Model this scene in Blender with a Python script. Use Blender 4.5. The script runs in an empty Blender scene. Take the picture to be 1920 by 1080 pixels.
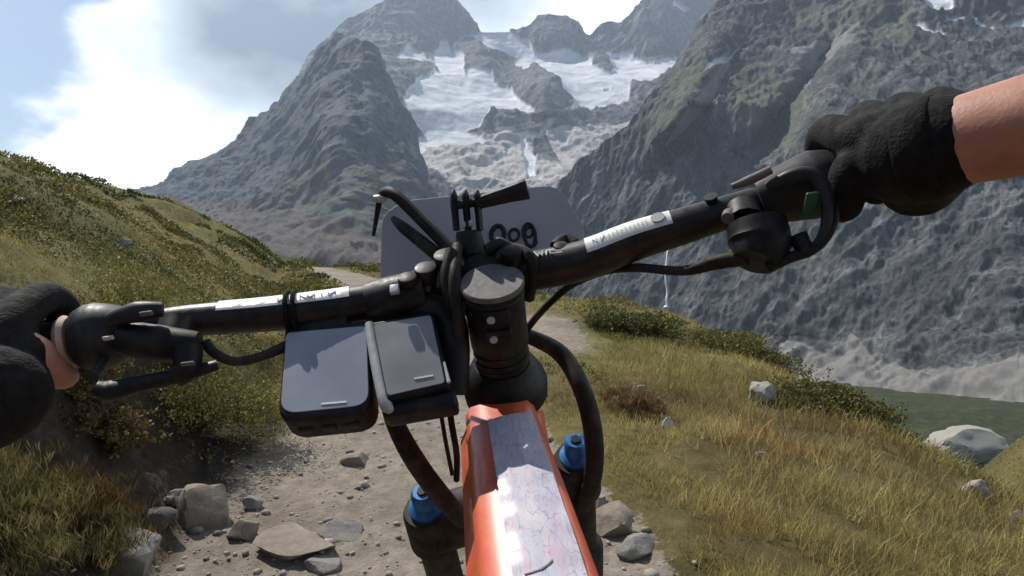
import bpy, bmesh, math, random
import numpy as np
from mathutils import Vector, Matrix

random.seed(7)
RNG = np.random.default_rng(11)
sc = bpy.context.scene
COL = sc.collection

# ------------------------------------------------------------------ camera
CAMZ = 1.10
F = 1144.0                                   # focal length in pixels of a 1920 wide frame
PITCH = math.atan2(110.0, F)
CP, SP = math.cos(PITCH), math.sin(PITCH)
cam_d = bpy.data.cameras.new('camera')
cam_d.sensor_width = 36.0
cam_d.lens = 36.0 * F / 1920.0
cam_d.clip_start = 0.02
cam_d.clip_end = 60000
cam = bpy.data.objects.new('camera', cam_d)
COL.objects.link(cam)
cam.location = (0, 0, CAMZ)
cam.rotation_euler = (math.pi / 2 - PITCH, 0, 0)
sc.camera = cam

# ------------------------------------------------------------------ world, sun, exposure
SUN_EL = math.radians(49)
SUN_AZ = math.radians(42)                    # to the left of straight ahead
SUN = Vector((-math.sin(SUN_AZ) * math.cos(SUN_EL), math.cos(SUN_AZ) * math.cos(SUN_EL), math.sin(SUN_EL)))
world = bpy.data.worlds.new('World')
sc.world = world
world.use_nodes = True
wn, wl = world.node_tree.nodes, world.node_tree.links
wn.clear()


def wnode(t, **kw):
    n = wn.new(t)
    for k, v in kw.items():
        setattr(n, k, v)
    return n


def wmath(op, a, b=None, c=None, clamp=False):
    n = wnode('ShaderNodeMath', operation=op, use_clamp=clamp)
    for i, s in enumerate((a, b, c)):
        if s is None:
            continue
        if isinstance(s, (int, float)):
            n.inputs[i].default_value = s
        else:
            wl.new(s, n.inputs[i])
    return n.outputs[0]


WMIN = 0.50
w_out = wnode('ShaderNodeOutputWorld')
w_sky = wnode('ShaderNodeTexSky', sky_type='NISHITA', sun_disc=False)
w_sky.sun_elevation = SUN_EL
w_sky.sun_rotation = -SUN_AZ
w_sky.altitude = 1800
w_sky.air_density = 1.0
w_sky.dust_density = 0.6
bg_sky = wnode('ShaderNodeBackground')
bg_sky.inputs['Strength'].default_value = 0.075
wl.new(w_sky.outputs[0], bg_sky.inputs['Color'])
# broken cloud: thick and grey over the mountains, opening to blue on the left
w_tc = wnode('ShaderNodeTexCoord')
w_map = wnode('ShaderNodeMapping')
w_map.inputs['Location'].default_value = (3.1, 0.6, 1.9)
w_map.inputs['Scale'].default_value = (1.0, 1.0, 1.5)
wl.new(w_tc.outputs['Generated'], w_map.inputs['Vector'])
w_n1 = wnode('ShaderNodeTexNoise')
w_n1.inputs['Scale'].default_value = 5.5
w_n1.inputs['Detail'].default_value = 6
w_n1.inputs['Roughness'].default_value = 0.48
w_n1.inputs['Distortion'].default_value = 0.25
wl.new(w_map.outputs[0], w_n1.inputs['Vector'])
w_n2 = wnode('ShaderNodeTexNoise')
w_n2.inputs['Scale'].default_value = 4.6
w_n2.inputs['Detail'].default_value = 6
w_n2.inputs['Roughness'].default_value = 0.5
wl.new(w_map.outputs[0], w_n2.inputs['Vector'])


def wdot(v):
    d = wnode('ShaderNodeVectorMath', operation='DOT_PRODUCT')
    wl.new(w_tc.outputs['Generated'], d.inputs[0])
    d.inputs[1].default_value = v
    return d.outputs['Value']


CLOUD_DIR = (0.54, 0.555, -0.633)              # a bank of cloud fills this side of the sky
w_cov = wmath('ADD', wmath('MULTIPLY', wdot(CLOUD_DIR), 3.0), w_n1.outputs['Fac'])
GREY_DIR = Vector((-0.25, 0.905, 0.345)).normalized()
w_g = wnode('ShaderNodeMapRange', interpolation_type='SMOOTHSTEP')
w_g.inputs['From Min'].default_value = 0.958
w_g.inputs['From Max'].default_value = 0.9995
wl.new(wdot(GREY_DIR), w_g.inputs['Value'])
w_cov = wmath('ADD', w_cov, wmath('MULTIPLY', w_g.outputs[0], 0.5))
w_mask = wnode('ShaderNodeMapRange', interpolation_type='SMOOTHSTEP')
w_mask.inputs['From Min'].default_value = WMIN
w_mask.inputs['From Max'].default_value = WMIN + 0.12
wl.new(w_cov, w_mask.inputs['Value'])
# shaded cloud base round the summit of the left mountain
w_shade = wmath('ADD', wmath('MULTIPLY', w_g.outputs[0], 0.55), wmath('SUBTRACT', wmath('MULTIPLY', w_n2.outputs['Fac'], 1.5), 0.40))
w_ramp = wnode('ShaderNodeValToRGB')
e = w_ramp.color_ramp.elements
e[0].position = 0.27
e[0].color = (1.0, 1.0, 1.0, 1)
e[1].position = 0.98
e[1].color = (0.085, 0.12, 0.165, 1)
m_ = w_ramp.color_ramp.elements.new(0.50)
m_.color = (0.60, 0.66, 0.73, 1)
wl.new(w_shade, w_ramp.inputs['Fac'])
bg_cl = wnode('ShaderNodeBackground')
bg_cl.inputs['Strength'].default_value = 1.3
wl.new(w_ramp.outputs['Color'], bg_cl.inputs['Color'])
w_mix = wnode('ShaderNodeMixShader')
wl.new(w_mask.outputs[0], w_mix.inputs['Fac'])
wl.new(bg_sky.outputs[0], w_mix.inputs[1])
wl.new(bg_cl.outputs[0], w_mix.inputs[2])
wl.new(w_mix.outputs[0], w_out.inputs['Surface'])

sun_d = bpy.data.lights.new('sun', 'SUN')
sun_d.energy = 5.0
sun_d.angle = math.radians(0.5)
sun_d.color = (1.0, 0.95, 0.87)
sun = bpy.data.objects.new('sun', sun_d)
COL.objects.link(sun)
sun.rotation_euler = SUN.to_track_quat('Z', 'Y').to_euler()

sc.render.engine = 'CYCLES'
sc.cycles.use_denoising = True
sc.cycles.max_bounces = 6
sc.cycles.transparent_max_bounces = 8
sc.cycles.volume_bounces = 0
sc.view_settings.view_transform = 'Standard'
sc.view_settings.look = 'None'
sc.view_settings.exposure = 0.4
sc.view_settings.gamma = 1.0
sc.view_settings.use_curve_mapping = False


# ------------------------------------------------------------------ helpers
def at(px, py, d):
    """point at depth d seen in direction (px, py) of the photograph"""
    x = (px - 960) / F * d
    u = -(py - 540) / F * d
    return Vector((x, d * CP + u * SP, CAMZ - d * SP + u * CP))


def atn(px, py, d):
    x = (px - 960) / F * d
    u = -(py - 540) / F * d
    return np.stack([x, d * CP + u * SP, CAMZ - d * SP + u * CP], -1)


_perm = np.random.default_rng(3).permutation(256)
_perm = np.concatenate([_perm, _perm, _perm])
_g = np.random.default_rng(4).normal(size=(256, 3))
_g /= np.linalg.norm(_g, axis=1, keepdims=True)


def perlin(P):
    P = np.asarray(P, float)
    i = np.floor(P).astype(int)
    f = P - i
    u = f * f * f * (f * (f * 6 - 15) + 10)
    i &= 255
    r = 0
    for dx in (0, 1):
        for dy in (0, 1):
            for dz in (0, 1):
                h = _perm[_perm[_perm[i[..., 0] + dx] + i[..., 1] + dy] + i[..., 2] + dz]
                d = f - np.array([dx, dy, dz])
                w = (u[..., 0] if dx else 1 - u[..., 0]) * (u[..., 1] if dy else 1 - u[..., 1]) * (u[..., 2] if dz else 1 - u[..., 2])
                r = r + w * (d * _g[h]).sum(-1)
    return r * 1.5


def fbm(P, octv=5, gain=0.5, ridged=False):
    a, s, r = 1.0, 0.0, 0.0
    P = np.asarray(P, float)
    for k in range(octv):
        n = perlin(P + 17.3 * k)
        if ridged:
            n = 1 - 2 * np.abs(n)
        r = r + a * n
        s += a
        a *= gain
        P = P * 2.03
    return r / s


def sstep(a, b, x):
    t = np.clip((x - a) / (b - a), 0, 1)
    return t * t * (3 - 2 * t)


def in_poly(px, py, poly):
    r = np.zeros(px.shape, bool)
    n = len(poly)
    for k in range(n):
        x0, y0 = poly[k]
        x1, y1 = poly[(k + 1) % n]
        if y0 == y1:
            continue
        c = ((y0 > py) != (y1 > py)) & (px < (x1 - x0) * (py - y0) / (y1 - y0) + x0)
        r ^= c
    return r.astype(float)


# ------------------------------------------------------------------ materials
class NT:
    def __init__(s, name):
        s.m = bpy.data.materials.new(name)
        s.m.use_nodes = True
        s.t = s.m.node_tree
        s.n, s.l = s.t.nodes, s.t.links
        s.b = s.n['Principled BSDF']

    def node(s, t, **kw):
        n = s.n.new(t)
        for k, v in kw.items():
            if k.startswith('i_'):
                n.inputs[k[2:].replace('_', ' ')].default_value = v
            else:
                setattr(n, k, v)
        return n

    def link(s, a, b):
        s.l.new(a, b)

    def coord(s, scale=(1, 1, 1), kind='Object'):
        tc = s.node('ShaderNodeTexCoord')
        mp = s.node('ShaderNodeMapping')
        mp.inputs['Scale'].default_value = scale
        s.link(tc.outputs[kind], mp.inputs['Vector'])
        return mp.outputs[0]

    def noise(s, vec, scale, detail=4, rough=0.55):
        n = s.node('ShaderNodeTexNoise')
        n.inputs['Scale'].default_value = scale
        n.inputs['Detail'].default_value = detail
        n.inputs['Roughness'].default_value = rough
        s.link(vec, n.inputs['Vector'])
        return n.outputs['Fac']

    def ramp(s, fac, stops):
        r = s.node('ShaderNodeValToRGB')
        el = r.color_ramp.elements
        while len(el) < len(stops):
            el.new(0.5)
        for q, (p, c) in zip(el, stops):
            q.position = p
            q.color = (c, c, c, 1) if isinstance(c, (int, float)) else (*c, 1)
        s.link(fac, r.inputs['Fac'])
        return r.outputs['Color']

    def mix(s, fac, a, b, mode='MIX'):
        m = s.node('ShaderNodeMix', data_type='RGBA', blend_type=mode)
        for k, v in ((0, fac), (6, a), (7, b)):
            if isinstance(v, (int, float)):
                m.inputs[k].default_value = v
            elif isinstance(v, tuple):
                m.inputs[k].default_value = (*v, 1)
            else:
                s.link(v, m.inputs[k])
        return m.outputs[2]

    def attr(s, name):
        a = s.node('ShaderNodeAttribute', attribute_name=name)
        return a.outputs['Fac']

    def attrc(s, name):
        a = s.node('ShaderNodeAttribute', attribute_name=name)
        return a.outputs['Color']

    def bump(s, h, strength=0.3, dist=0.01):
        b = s.node('ShaderNodeBump')
        b.inputs['Strength'].default_value = strength
        b.inputs['Distance'].default_value = dist
        s.link(h, b.inputs['Height'])
        s.link(b.outputs[0], s.b.inputs['Normal'])

    def base(s, c):
        if isinstance(c, tuple):
            s.b.inputs['Base Color'].default_value = (*c, 1)
        else:
            s.link(c, s.b.inputs['Base Color'])

    def set(s, **kw):
        for k, v in kw.items():
            s.b.inputs[k.replace('_', ' ')].default_value = v


def simple(name, col, rough=0.5, metal=0.0, var=0.25, scale=60, bump=0.0, bscale=400, spec=0.5, dust=0.0):
    t = NT(name)
    v = t.coord()
    n = t.noise(v, scale, 4, 0.6)
    lo = tuple(c * (1 - var) for c in col)
    hi = tuple(min(1, c * (1 + var)) for c in col)
    cc = t.ramp(n, [(0.3, lo), (0.7, hi)])
    if dust:
        dm = t.ramp(t.noise(v, 38, 8, 0.75), [(0.46, 0.0), (0.72, dust)])
        cc = t.mix(dm, cc, (0.12, 0.10, 0.078))
    t.base(cc)
    rr = t.ramp(t.noise(v, scale * 2.3, 3), [(0.3, max(0.02, rough - 0.1)), (0.7, min(1, rough + 0.12))])
    t.link(rr, t.b.inputs['Roughness'])
    t.set(Metallic=metal)
    t.b.inputs['Specular IOR Level'].default_value = spec
    if bump:
        t.bump(t.noise(v, bscale, 3), bump, 0.001)
    return t.m


# ------------------------------------------------------------------ mesh builder
class MB:
    def __init__(s):
        s.v, s.f = [], []

    def add(s, vs, fs):
        o = len(s.v)
        s.v += [Vector(p) for p in vs]
        s.f += [tuple(i + o for i in f) for f in fs]
        return s

    def tube(s, pts, rad, seg=16, smooth=0, caps=True, flat=1.0, upv=None):
        pts = [Vector(p) for p in pts]
        rad = list(rad) if hasattr(rad, '__len__') else [rad] * len(pts)
        if smooth:
            pts, rad = catmull(pts, rad, smooth)
        n = len(pts)
        prev = None
        vs, fs = [], []
        for k in range(n):
            d = (pts[min(k + 1, n - 1)] - pts[max(k - 1, 0)]).normalized()
            if prev is None:
                ref = Vector(upv) if upv is not None else (Vector((0, 0, 1)) if abs(d.z) < 0.9 else Vector((1, 0, 0)))
                a = (ref - d * ref.dot(d)).normalized()
            else:
                a = (prev - d * prev.dot(d)).normalized()
            prev = a
            b = d.cross(a)
            for j in range(seg):
                t = 2 * math.pi * j / seg
                vs.append(pts[k] + (a * math.cos(t) * flat + b * math.sin(t)) * rad[k])
        for k in range(n - 1):
            for j in range(seg):
                j2 = (j + 1) % seg
                fs.append((k * seg + j, k * seg + j2, (k + 1) * seg + j2, (k + 1) * seg + j))
        if caps:
            fs.append(tuple(range(seg - 1, -1, -1)))
            fs.append(tuple((n - 1) * seg + j for j in range(seg)))
        return s.add(vs, fs)

    def cyl(s, a, b, r, seg=24, bev=0.0):
        a, b = Vector(a), Vector(b)
        if bev:
            d = (b - a).normalized() * bev
            return s.tube([a, a + d * 0.3, a + d, b - d, b - d * 0.3, b], [r - bev, r - bev * 0.3, r, r, r - bev * 0.3, r - bev], seg)
        return s.tube([a, b], r, seg)

    def box(s, c, X, Y, Z, sx, sy, sz, bev=0.0):
        """oriented box, full sizes"""
        bm = bmesh.new()
        bmesh.ops.create_cube(bm, size=1)
        for v in bm.verts:
            v.co = Vector((v.co.x * sx, v.co.y * sy, v.co.z * sz))
        if bev:
            bmesh.ops.bevel(bm, geom=bm.edges[:], offset=bev, segments=3, affect='EDGES', profile=0.5)
        vs = [Vector(c) + X * v.co.x + Y * v.co.y + Z * v.co.z for v in bm.verts]
        fs = [[v.index for v in f.verts] for f in bm.faces]
        bm.verts.index_update()
        fs = [[v.index for v in f.verts] for f in bm.faces]
        bm.free()
        return s.add(vs, fs)

    def slab(s, outline, N, th, bev=0.0, seg=3):
        """flat outline (world points) given a thickness th behind its face along -N"""
        bm = bmesh.new()
        vs = [bm.verts.new(p) for p in outline]
        f = bm.faces.new(vs)
        r = bmesh.ops.extrude_face_region(bm, geom=[f])
        for g in r['geom']:
            if isinstance(g, bmesh.types.BMVert):
                g.co -= N * th
        if bev:
            bmesh.ops.bevel(bm, geom=bm.edges[:], offset=bev, segments=seg, affect='EDGES', profile=0.5)
        bmesh.ops.recalc_face_normals(bm, faces=bm.faces[:])
        bm.verts.index_update()
        s.add([v.co.copy() for v in bm.verts], [[v.index for v in q.verts] for q in bm.faces])
        bm.free()
        return s

    def ball(s, c, rx, ry=None, rz=None, axes=None, u=16, w=10):
        ry = ry or rx
        rz = rz or rx
        ax = axes or (Vector((1, 0, 0)), Vector((0, 1, 0)), Vector((0, 0, 1)))
        bm = bmesh.new()
        bmesh.ops.create_uvsphere(bm, u_segments=u, v_segments=w, radius=1)
        bm.verts.index_update()
        s.add([Vector(c) + ax[0] * v.co.x * rx + ax[1] * v.co.y * ry + ax[2] * v.co.z * rz for v in bm.verts],
              [[v.index for v in q.verts] for q in bm.faces])
        bm.free()
        return s

    def build(s, name, mat, parent=None, smooth=True, angle=40):
        me = bpy.data.meshes.new(name)
        me.from_pydata(s.v, [], s.f)
        me.materials.append(mat)
        me.update()
        bm = bmesh.new()
        bm.from_mesh(me)
        bmesh.ops.recalc_face_normals(bm, faces=bm.faces[:])
        bm.to_mesh(me)
        bm.free()
        o = bpy.data.objects.new(name, me)
        COL.objects.link(o)
        if smooth:
            me.shade_smooth()
            me.set_sharp_from_angle(angle=math.radians(angle))
        adopt(o, parent)
        return o


def adopt(o, parent):
    if parent is not None:
        o.parent = parent
        o.matrix_parent_inverse = Matrix.Translation(-parent.location) if parent.parent is None else Matrix.Identity(4)


def catmull(pts, rad, k):
    P, R = [], []
    n = len(pts)
    for i in range(n - 1):
        p0, p1, p2, p3 = pts[max(i - 1, 0)], pts[i], pts[i + 1], pts[min(i + 2, n - 1)]
        for j in range(k):
            t = j / k
            P.append(0.5 * ((2 * p1) + (p2 - p0) * t + (2 * p0 - 5 * p1 + 4 * p2 - p3) * t * t + (3 * p1 - p0 - 3 * p2 + p3) * t ** 3))
            R.append(rad[i] + (rad[i + 1] - rad[i]) * t)
    P.append(pts[-1])
    R.append(rad[-1])
    return P, R


def tag(o, label=None, cat=None, group=None, kind=None):
    for k, v in (('label', label), ('category', cat), ('group', group), ('kind', kind)):
        if v:
            o[k] = v
    return o


def empty(name, loc):
    o = bpy.data.objects.new(name, None)
    o.empty_display_size = 0.1
    o.location = loc
    COL.objects.link(o)
    return o


def npmesh(name, V, Fq, mat, attrs=None, smooth=True, colors=None):
    """numpy mesh: V (n,3), Fq (m,k)"""
    me = bpy.data.meshes.new(name)
    n, (m, k) = len(V), Fq.shape
    me.vertices.add(n)
    me.vertices.foreach_set('co', np.ascontiguousarray(V, np.float32).ravel())
    me.loops.add(m * k)
    me.loops.foreach_set('vertex_index', np.ascontiguousarray(Fq, np.int32).ravel())
    me.polygons.add(m)
    me.polygons.foreach_set('loop_start', np.arange(0, m * k, k, dtype=np.int32))
    if smooth:
        me.polygons.foreach_set('use_smooth', np.ones(m, bool))
    for a, val in (attrs or {}).items():
        at_ = me.attributes.new(a, 'FLOAT', 'POINT')
        at_.data.foreach_set('value', np.ascontiguousarray(val, np.float32).ravel())
    for a, val in (colors or {}).items():
        at_ = me.color_attributes.new(a, 'FLOAT_COLOR', 'POINT')
        c = np.concatenate([val, np.ones((n, 1))], 1)
        at_.data.foreach_set('color', np.ascontiguousarray(c, np.float32).ravel())
    me.materials.append(mat)
    me.update(calc_edges=True)
    me.validate()
    o = bpy.data.objects.new(name, me)
    COL.objects.link(o)
    return o


def grid_faces(nv, nu):
    i = np.arange(nv * nu).reshape(nv, nu)
    return np.stack([i[:-1, :-1], i[1:, :-1], i[1:, 1:], i[:-1, 1:]], -1).reshape(-1, 4)

# ================================================================== MOUNTAINS
def rock_material(name, lo, mid, hi, scale, green=(0.075, 0.09, 0.04), pale=(0.33, 0.32, 0.30), stretch=0.35, bump=1.0, dist=12):
    t = NT(name)
    v = t.coord((1, 1, stretch))
    v1 = t.coord((1, 1, 1))
    a = t.noise(v, scale, 9, 0.68)
    b = t.noise(v1, scale * 0.22, 4, 0.6)
    col = t.ramp(a, [(0.28, lo), (0.5, mid), (0.74, hi)])
    tint = t.ramp(b, [(0.35, (0.80, 0.79, 0.78)), (0.65, (1.20, 1.19, 1.18))])
    col = t.mix(1.0, col, tint, 'MULTIPLY')
    fine = t.ramp(t.noise(t.coord((1.5, 1.5, stretch * 0.8)), scale * 4.5, 7, 0.78), [(0.36, 0.35), (0.48, 0.95), (0.62, 1.9)])
    col = t.mix(1.0, col, fine, 'MULTIPLY')
    gmask = t.mix(1.0, t.attrc_f('green'), t.ramp(t.noise(v, scale * 1.7, 6, 0.7), [(0.38, 0.0), (0.62, 0.85)]), 'MULTIPLY')
    col = t.mix(gmask, col, green)
    def soft(name, nz, lo_, hi_):
        ad = t.node('ShaderNodeMath', operation='MULTIPLY_ADD')
        t.link(nz, ad.inputs[0])
        ad.inputs[1].default_value = 1.5
        sb = t.node('ShaderNodeMath', operation='SUBTRACT')
        t.link(t.attr(name), sb.inputs[0])
        sb.inputs[1].default_value = 0.75
        t.link(sb.outputs[0], ad.inputs[2])
        return t.ramp(ad.outputs[0], [(lo_, 0.0), (hi_, 1.0)])

    pm = soft('pale', t.noise(v, scale * 1.5, 7, 0.7), 0.36, 0.66)
    pcol = t.ramp(t.noise(v, scale * 2.2, 6, 0.7), [(0.3, tuple(c * 0.66 for c in pale)), (0.7, pale)])
    col = t.mix(pm, col, pcol)
    scol = t.ramp(t.noise(t.coord((1, 1, 3.0)), scale * 1.4, 7, 0.72), [(0.30, (0.36, 0.37, 0.38)), (0.48, (0.62, 0.65, 0.68)), (0.66, (0.80, 0.83, 0.86))])
    col = t.mix(t.attr('snow'), col, scol)
    t.base(col)
    t.set(Roughness=0.9)
    t.b.inputs['Specular IOR Level'].default_value = 0.2
    rg = t.node('ShaderNodeTexNoise')
    rg.noise_type = 'RIDGED_MULTIFRACTAL'
    rg.normalize = True
    rg.inputs['Scale'].default_value = scale * 1.3
    rg.inputs['Detail'].default_value = 7
    rg.inputs['Roughness'].default_value = 0.6
    rg.inputs['Distortion'].default_value = 0.3
    t.link(t.coord((1.2, 1, stretch * 0.7)), rg.inputs['Vector'])
    t.bump(rg.outputs['Fac'], bump * 0.5, dist * 0.9)
    return t.m


NT.attrc_f = lambda s, name: s.node('ShaderNodeAttribute', attribute_name=name).outputs['Color']


def massif(name, mat, px, ridge, base, d_of, ts, amp, freq, masks, back=(0.12, 0.3), stretch=0.4, rough_gain=0.45, snow_smooth=0.25, warp=7, seed=0.0):
    """rock mass: a ridge line, a foot line and a depth for each height between them; displaced along its own normal"""
    T, X = np.meshgrid(ts, px, indexing='ij')
    yr = np.interp(px, [r[0] for r in ridge], [r[1] for r in ridge])[None, :]
    yb = np.interp(px, [r[0] for r in base], [r[1] for r in base])[None, :]
    Tc = np.clip(T, 0, None)
    PY = yr + (yb - yr) * Tc
    D = d_of(X, Tc, yr, yb)
    P = atn(X, PY, D)
    bk = np.clip(-T, 0, None)                # the far side of the ridge
    P[..., 1] += bk * 2600
    P[..., 2] -= bk * 2600
    du = np.gradient(P, axis=1)
    dv = np.gradient(P, axis=0)
    N = np.cross(du, dv)
    N /= np.linalg.norm(N, axis=-1, keepdims=True) + 1e-9
    N *= np.where(N[..., 2:3] < 0, -1, 1)
    Q = P * np.array([1, 1, stretch]) * freq + seed
    W = np.stack([perlin(Q * 0.8 + 31), perlin(Q * 0.8 + 57), perlin(Q * 0.8 + 83)], -1)
    n = fbm(Q + 0.35 * W, 6, rough_gain, True)
    n2 = fbm(Q * 0.37 + 11, 3)
    wx = fbm(np.stack([X, PY, 0 * X], -1) * 0.045, 4) * warp
    wy = fbm(np.stack([X, PY, 0 * X + 9], -1) * 0.045, 4) * warp
    at_ = {}
    for k in ('snow', 'pale', 'green'):
        m = np.zeros(X.shape)
        for poly in masks.get(k, []):
            m = np.maximum(m, in_poly(X + wx, PY + wy, poly))
        for _ in range({'snow': 1, 'pale': 10, 'green': 10}[k]):
            m = (m * 2 + np.roll(m, 1, 0) + np.roll(m, -1, 0) + np.roll(m, 1, 1) + np.roll(m, -1, 1)) / 6
        at_[k] = m
    s = at_['snow']
    kk = np.ones((1, 5)) / 5
    sm = (s + np.roll(s, 1, 0) + np.roll(s, -1, 0) + np.roll(s, 1, 1) + np.roll(s, -1, 1)) / 5
    ribs = fbm(P * np.array([1, 1, 0.14]) * freq * 3.4 + 3.3, 4, 0.5, True)
    disp = amp * 0.30 * (ribs - 0.1) * (1 - sm * 0.8) + amp * (0.62 * (n - 0.1) * (1 - sm * (1 - snow_smooth)) + 0.9 * n2)
    fade = np.where(T < 0, 0.5, 1.0) * sstep(1.25, 0.95, T)
    P = P + N * (disp * fade)[..., None]
    o = npmesh(name, P.reshape(-1, 3), grid_faces(len(ts), len(px)), mat, at_)
    tag(o, kind='structure')
    return o, P, X, PY


rock_far = rock_material('grey gneiss far', (0.045, 0.05, 0.057), (0.085, 0.092, 0.10), (0.15, 0.155, 0.16), 0.006, bump=1.0, dist=20, stretch=0.5, pale=(0.52, 0.49, 0.47))
rock_left = rock_material('dark gneiss', (0.017, 0.026, 0.034), (0.033, 0.046, 0.057), (0.072, 0.088, 0.10), 0.008, bump=1.0, dist=16, stretch=0.4, pale=(0.10, 0.078, 0.066))  # blue of the distance haze put into this rock's colour
rock_near = rock_material('grey gneiss near', (0.021, 0.022, 0.023), (0.055, 0.057, 0.059), (0.155, 0.157, 0.158), 0.022, green=(0.105, 0.115, 0.065), pale=(0.22, 0.212, 0.20), bump=1.3, dist=9, stretch=0.3)

# --- cirque with the glacier and the far ridge
ridge_c = [(540, 170), (590, 100), (630, 58), (660, 36), (690, 18), (740, -10), (790, -48), (830, -30), (856, 8), (880, 36), (905, 58), (950, 60),
           (985, 52), (1000, 44), (1012, 31), (1060, 31), (1085, 44), (1105, 64), (1118, 52), (1140, 42), (1165, 42), (1190, 15), (1215, -8), (1260, -50), (1330, -85), (1460, -110)]
base_c = [(540, 480), (1460, 480)]


def d_cirque(X, T, yr, yb):
    y = yr + (yb - yr) * T
    d = np.interp(y, [-120, 60, 105, 150, 215, 250, 300, 345, 480], [4700, 4450, 4250, 3700, 3200, 3080, 2800, 2450, 2050])
    # rock islands stand out of the ice, the right bay is deeper
    for cx, cy, sx, sy, h in ((905, 100, 40, 45, 260), (1020, 165, 40, 50, 330), (1050, 62, 60, 28, 150), (1130, 110, 22, 22, 140), (690, 120, 110, 110, 350), (1230, 60, 70, 60, 250)):
        d = d - h * np.exp(-((X - cx) / sx) ** 2 - ((y - cy) / sy) ** 2)
    return d


snow_c = [
    [(742, 108), (765, 90), (800, 112), (815, 124), (772, 120)],
    [(812, 98), (828, 78), (846, 80), (842, 96), (872, 98), (872, 150), (858, 152), (826, 152), (814, 126)],
    [(752, 192), (785, 155), (812, 142), (872, 148), (882, 130), (922, 130), (924, 150), (958, 164), (972, 186), (1002, 200), (1000, 208), (926, 212), (905, 226), (900, 240), (872, 250), (905, 262), (880, 275), (800, 268), (778, 240)],
    [(884, 66), (905, 52), (956, 58), (976, 76), (994, 72), (1002, 96), (1020, 100), (1060, 88), (1072, 92), (1112, 112), (1112, 122), (1142, 136), (1152, 134), (1140, 102), (1128, 92), (1182, 92), (1200, 110), (1232, 116), (1272, 106), (1292, 84), (1286, 102), (1262, 122), (1242, 152), (1180, 160), (1130, 166), (1108, 182), (1062, 210), (1078, 188), (1062, 172), (1046, 150), (1020, 132), (1000, 112), (984, 132), (958, 116), (972, 104), (950, 90), (922, 80)],
    [(1066, 210), (1106, 172), (1180, 158), (1180, 186), (1130, 202)],
    [(734, 306), (758, 278), (784, 262), (800, 290), (772, 300), (760, 316)],
    [(1012, 256), (1030, 222), (1040, 226), (1024, 252), (1000, 264), (960, 264), (962, 258)],
    [(985, 264), (1000, 300), (1006, 330), (990, 330), (978, 290), (978, 264)],
    [(780, 262), (860, 258), (930, 268), (900, 284), (800, 282)],
    [(1262, 8), (1290, 24), (1280, 28), (1258, 14)], [(1312, 38), (1332, 36), (1326, 62), (1312, 60)],
]
pale_c = [[(775, 268), (880, 262), (1000, 258), (1000, 300), (1050, 318), (1070, 340), (1000, 400), (860, 380), (820, 335), (795, 322), (770, 304)],
          [(1020, 250), (1200, 235), (1260, 300), (1200, 360), (1060, 330)]]
ts_c = np.concatenate([[-0.4, -0.25, -0.12, -0.05], np.linspace(0, 1.0, 330), [1.12]])
cirque, _, _, _ = massif('mountain_ridge', rock_far, np.linspace(545, 1455, 640), ridge_c, base_c, d_cirque, ts_c, 70, 1 / 330,
                         {'snow': snow_c, 'pale': pale_c}, snow_smooth=0.35, warp=9, rough_gain=0.52)

# --- the dark mountain on the left, in front of the cirque
ridge_l = [(200, 372), (310, 345), (330, 326), (400, 292), (470, 245), (530, 192), (575, 140), (612, 96), (640, 72), (690, 96), (720, 140), (745, 186), (768, 228), (774, 244), (766, 276), (744, 304), (740, 330), (760, 400), (800, 450)]
base_l = [(200, 470), (520, 490), (800, 520)]


def d_left(X, T, yr, yb):
    rd = np.interp(X, [200, 450, 640, 775, 800], [2900, 2800, 2500, 2250, 2150])
    bd = np.interp(X, [200, 520, 800], [1750, 1250, 1100])
    k = np.interp(T, [0, 0.35, 0.75, 1.0], [0, 0.30, 0.62, 1.0])
    return rd + (bd - rd) * k - 130 * np.exp(-((X - 640) / 60) ** 2) * np.sin(np.clip(T, 0, 1) * np.pi)


pale_l = [[(840 - 300, 350), (600, 360), (700, 380), (720, 455), (560, 470), (520, 420)]]
green_l = [[(610, 300), (740, 310), (740, 460), (560, 470), (450, 470), (500, 390)]]
mountain_left, _, _, _ = massif('mountain', rock_left, np.linspace(205, 798, 460), ridge_l, base_l, d_left,
                                np.concatenate([[-0.4, -0.2, -0.08], np.linspace(0, 1.0, 280), [1.15]]), 60, 1 / 260,
                                {'green': green_l, 'pale': [[(300, 392), (420, 384), (560, 396), (640, 430), (720, 470), (720, 520), (300, 500)]]}, warp=12, seed=4.4, rough_gain=0.54)

# --- the great wall on the right
ridge_r = [(960, 470), (1010, 400), (1060, 335), (1130, 268), (1200, 216), (1240, 170), (1282, 120), (1318, 62), (1345, 18), (1385, -40), (1450, -110), (1600, -190), (2000, -280), (2500, -330)]
base_r = [(960, 640), (1150, 650), (1400, 690), (1600, 745), (1750, 768), (1920, 772), (2500, 820)]


def d_right(X, T, yr, yb):
    y = yr + (yb - yr) * T
    bd = np.interp(X, [960, 1300, 1600, 1900, 2500], [1300, 950, 690, 540, 400])
    add = np.interp(y, [-330, -60, 60, 140, 200, 420, 640, 720, 800], [1350, 1000, 850, 620, 430, 290, 160, 90, 0])
    d = bd + add * np.interp(X, [960, 1200, 1600, 2500], [0.95, 1.0, 0.95, 0.8])
    # buttress and gully
    xb = 1338 - (y - 100) * 0.56
    d = d - 140 * np.exp(-((X - xb) / 34) ** 2) * sstep(20, 110, y) * sstep(330, 230, y)
    d = d + 120 * np.exp(-((X - (1560 - (y - 100) * 0.75)) / 30) ** 2) * sstep(60, 130, y) * sstep(330, 240, y)
    return d


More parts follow.
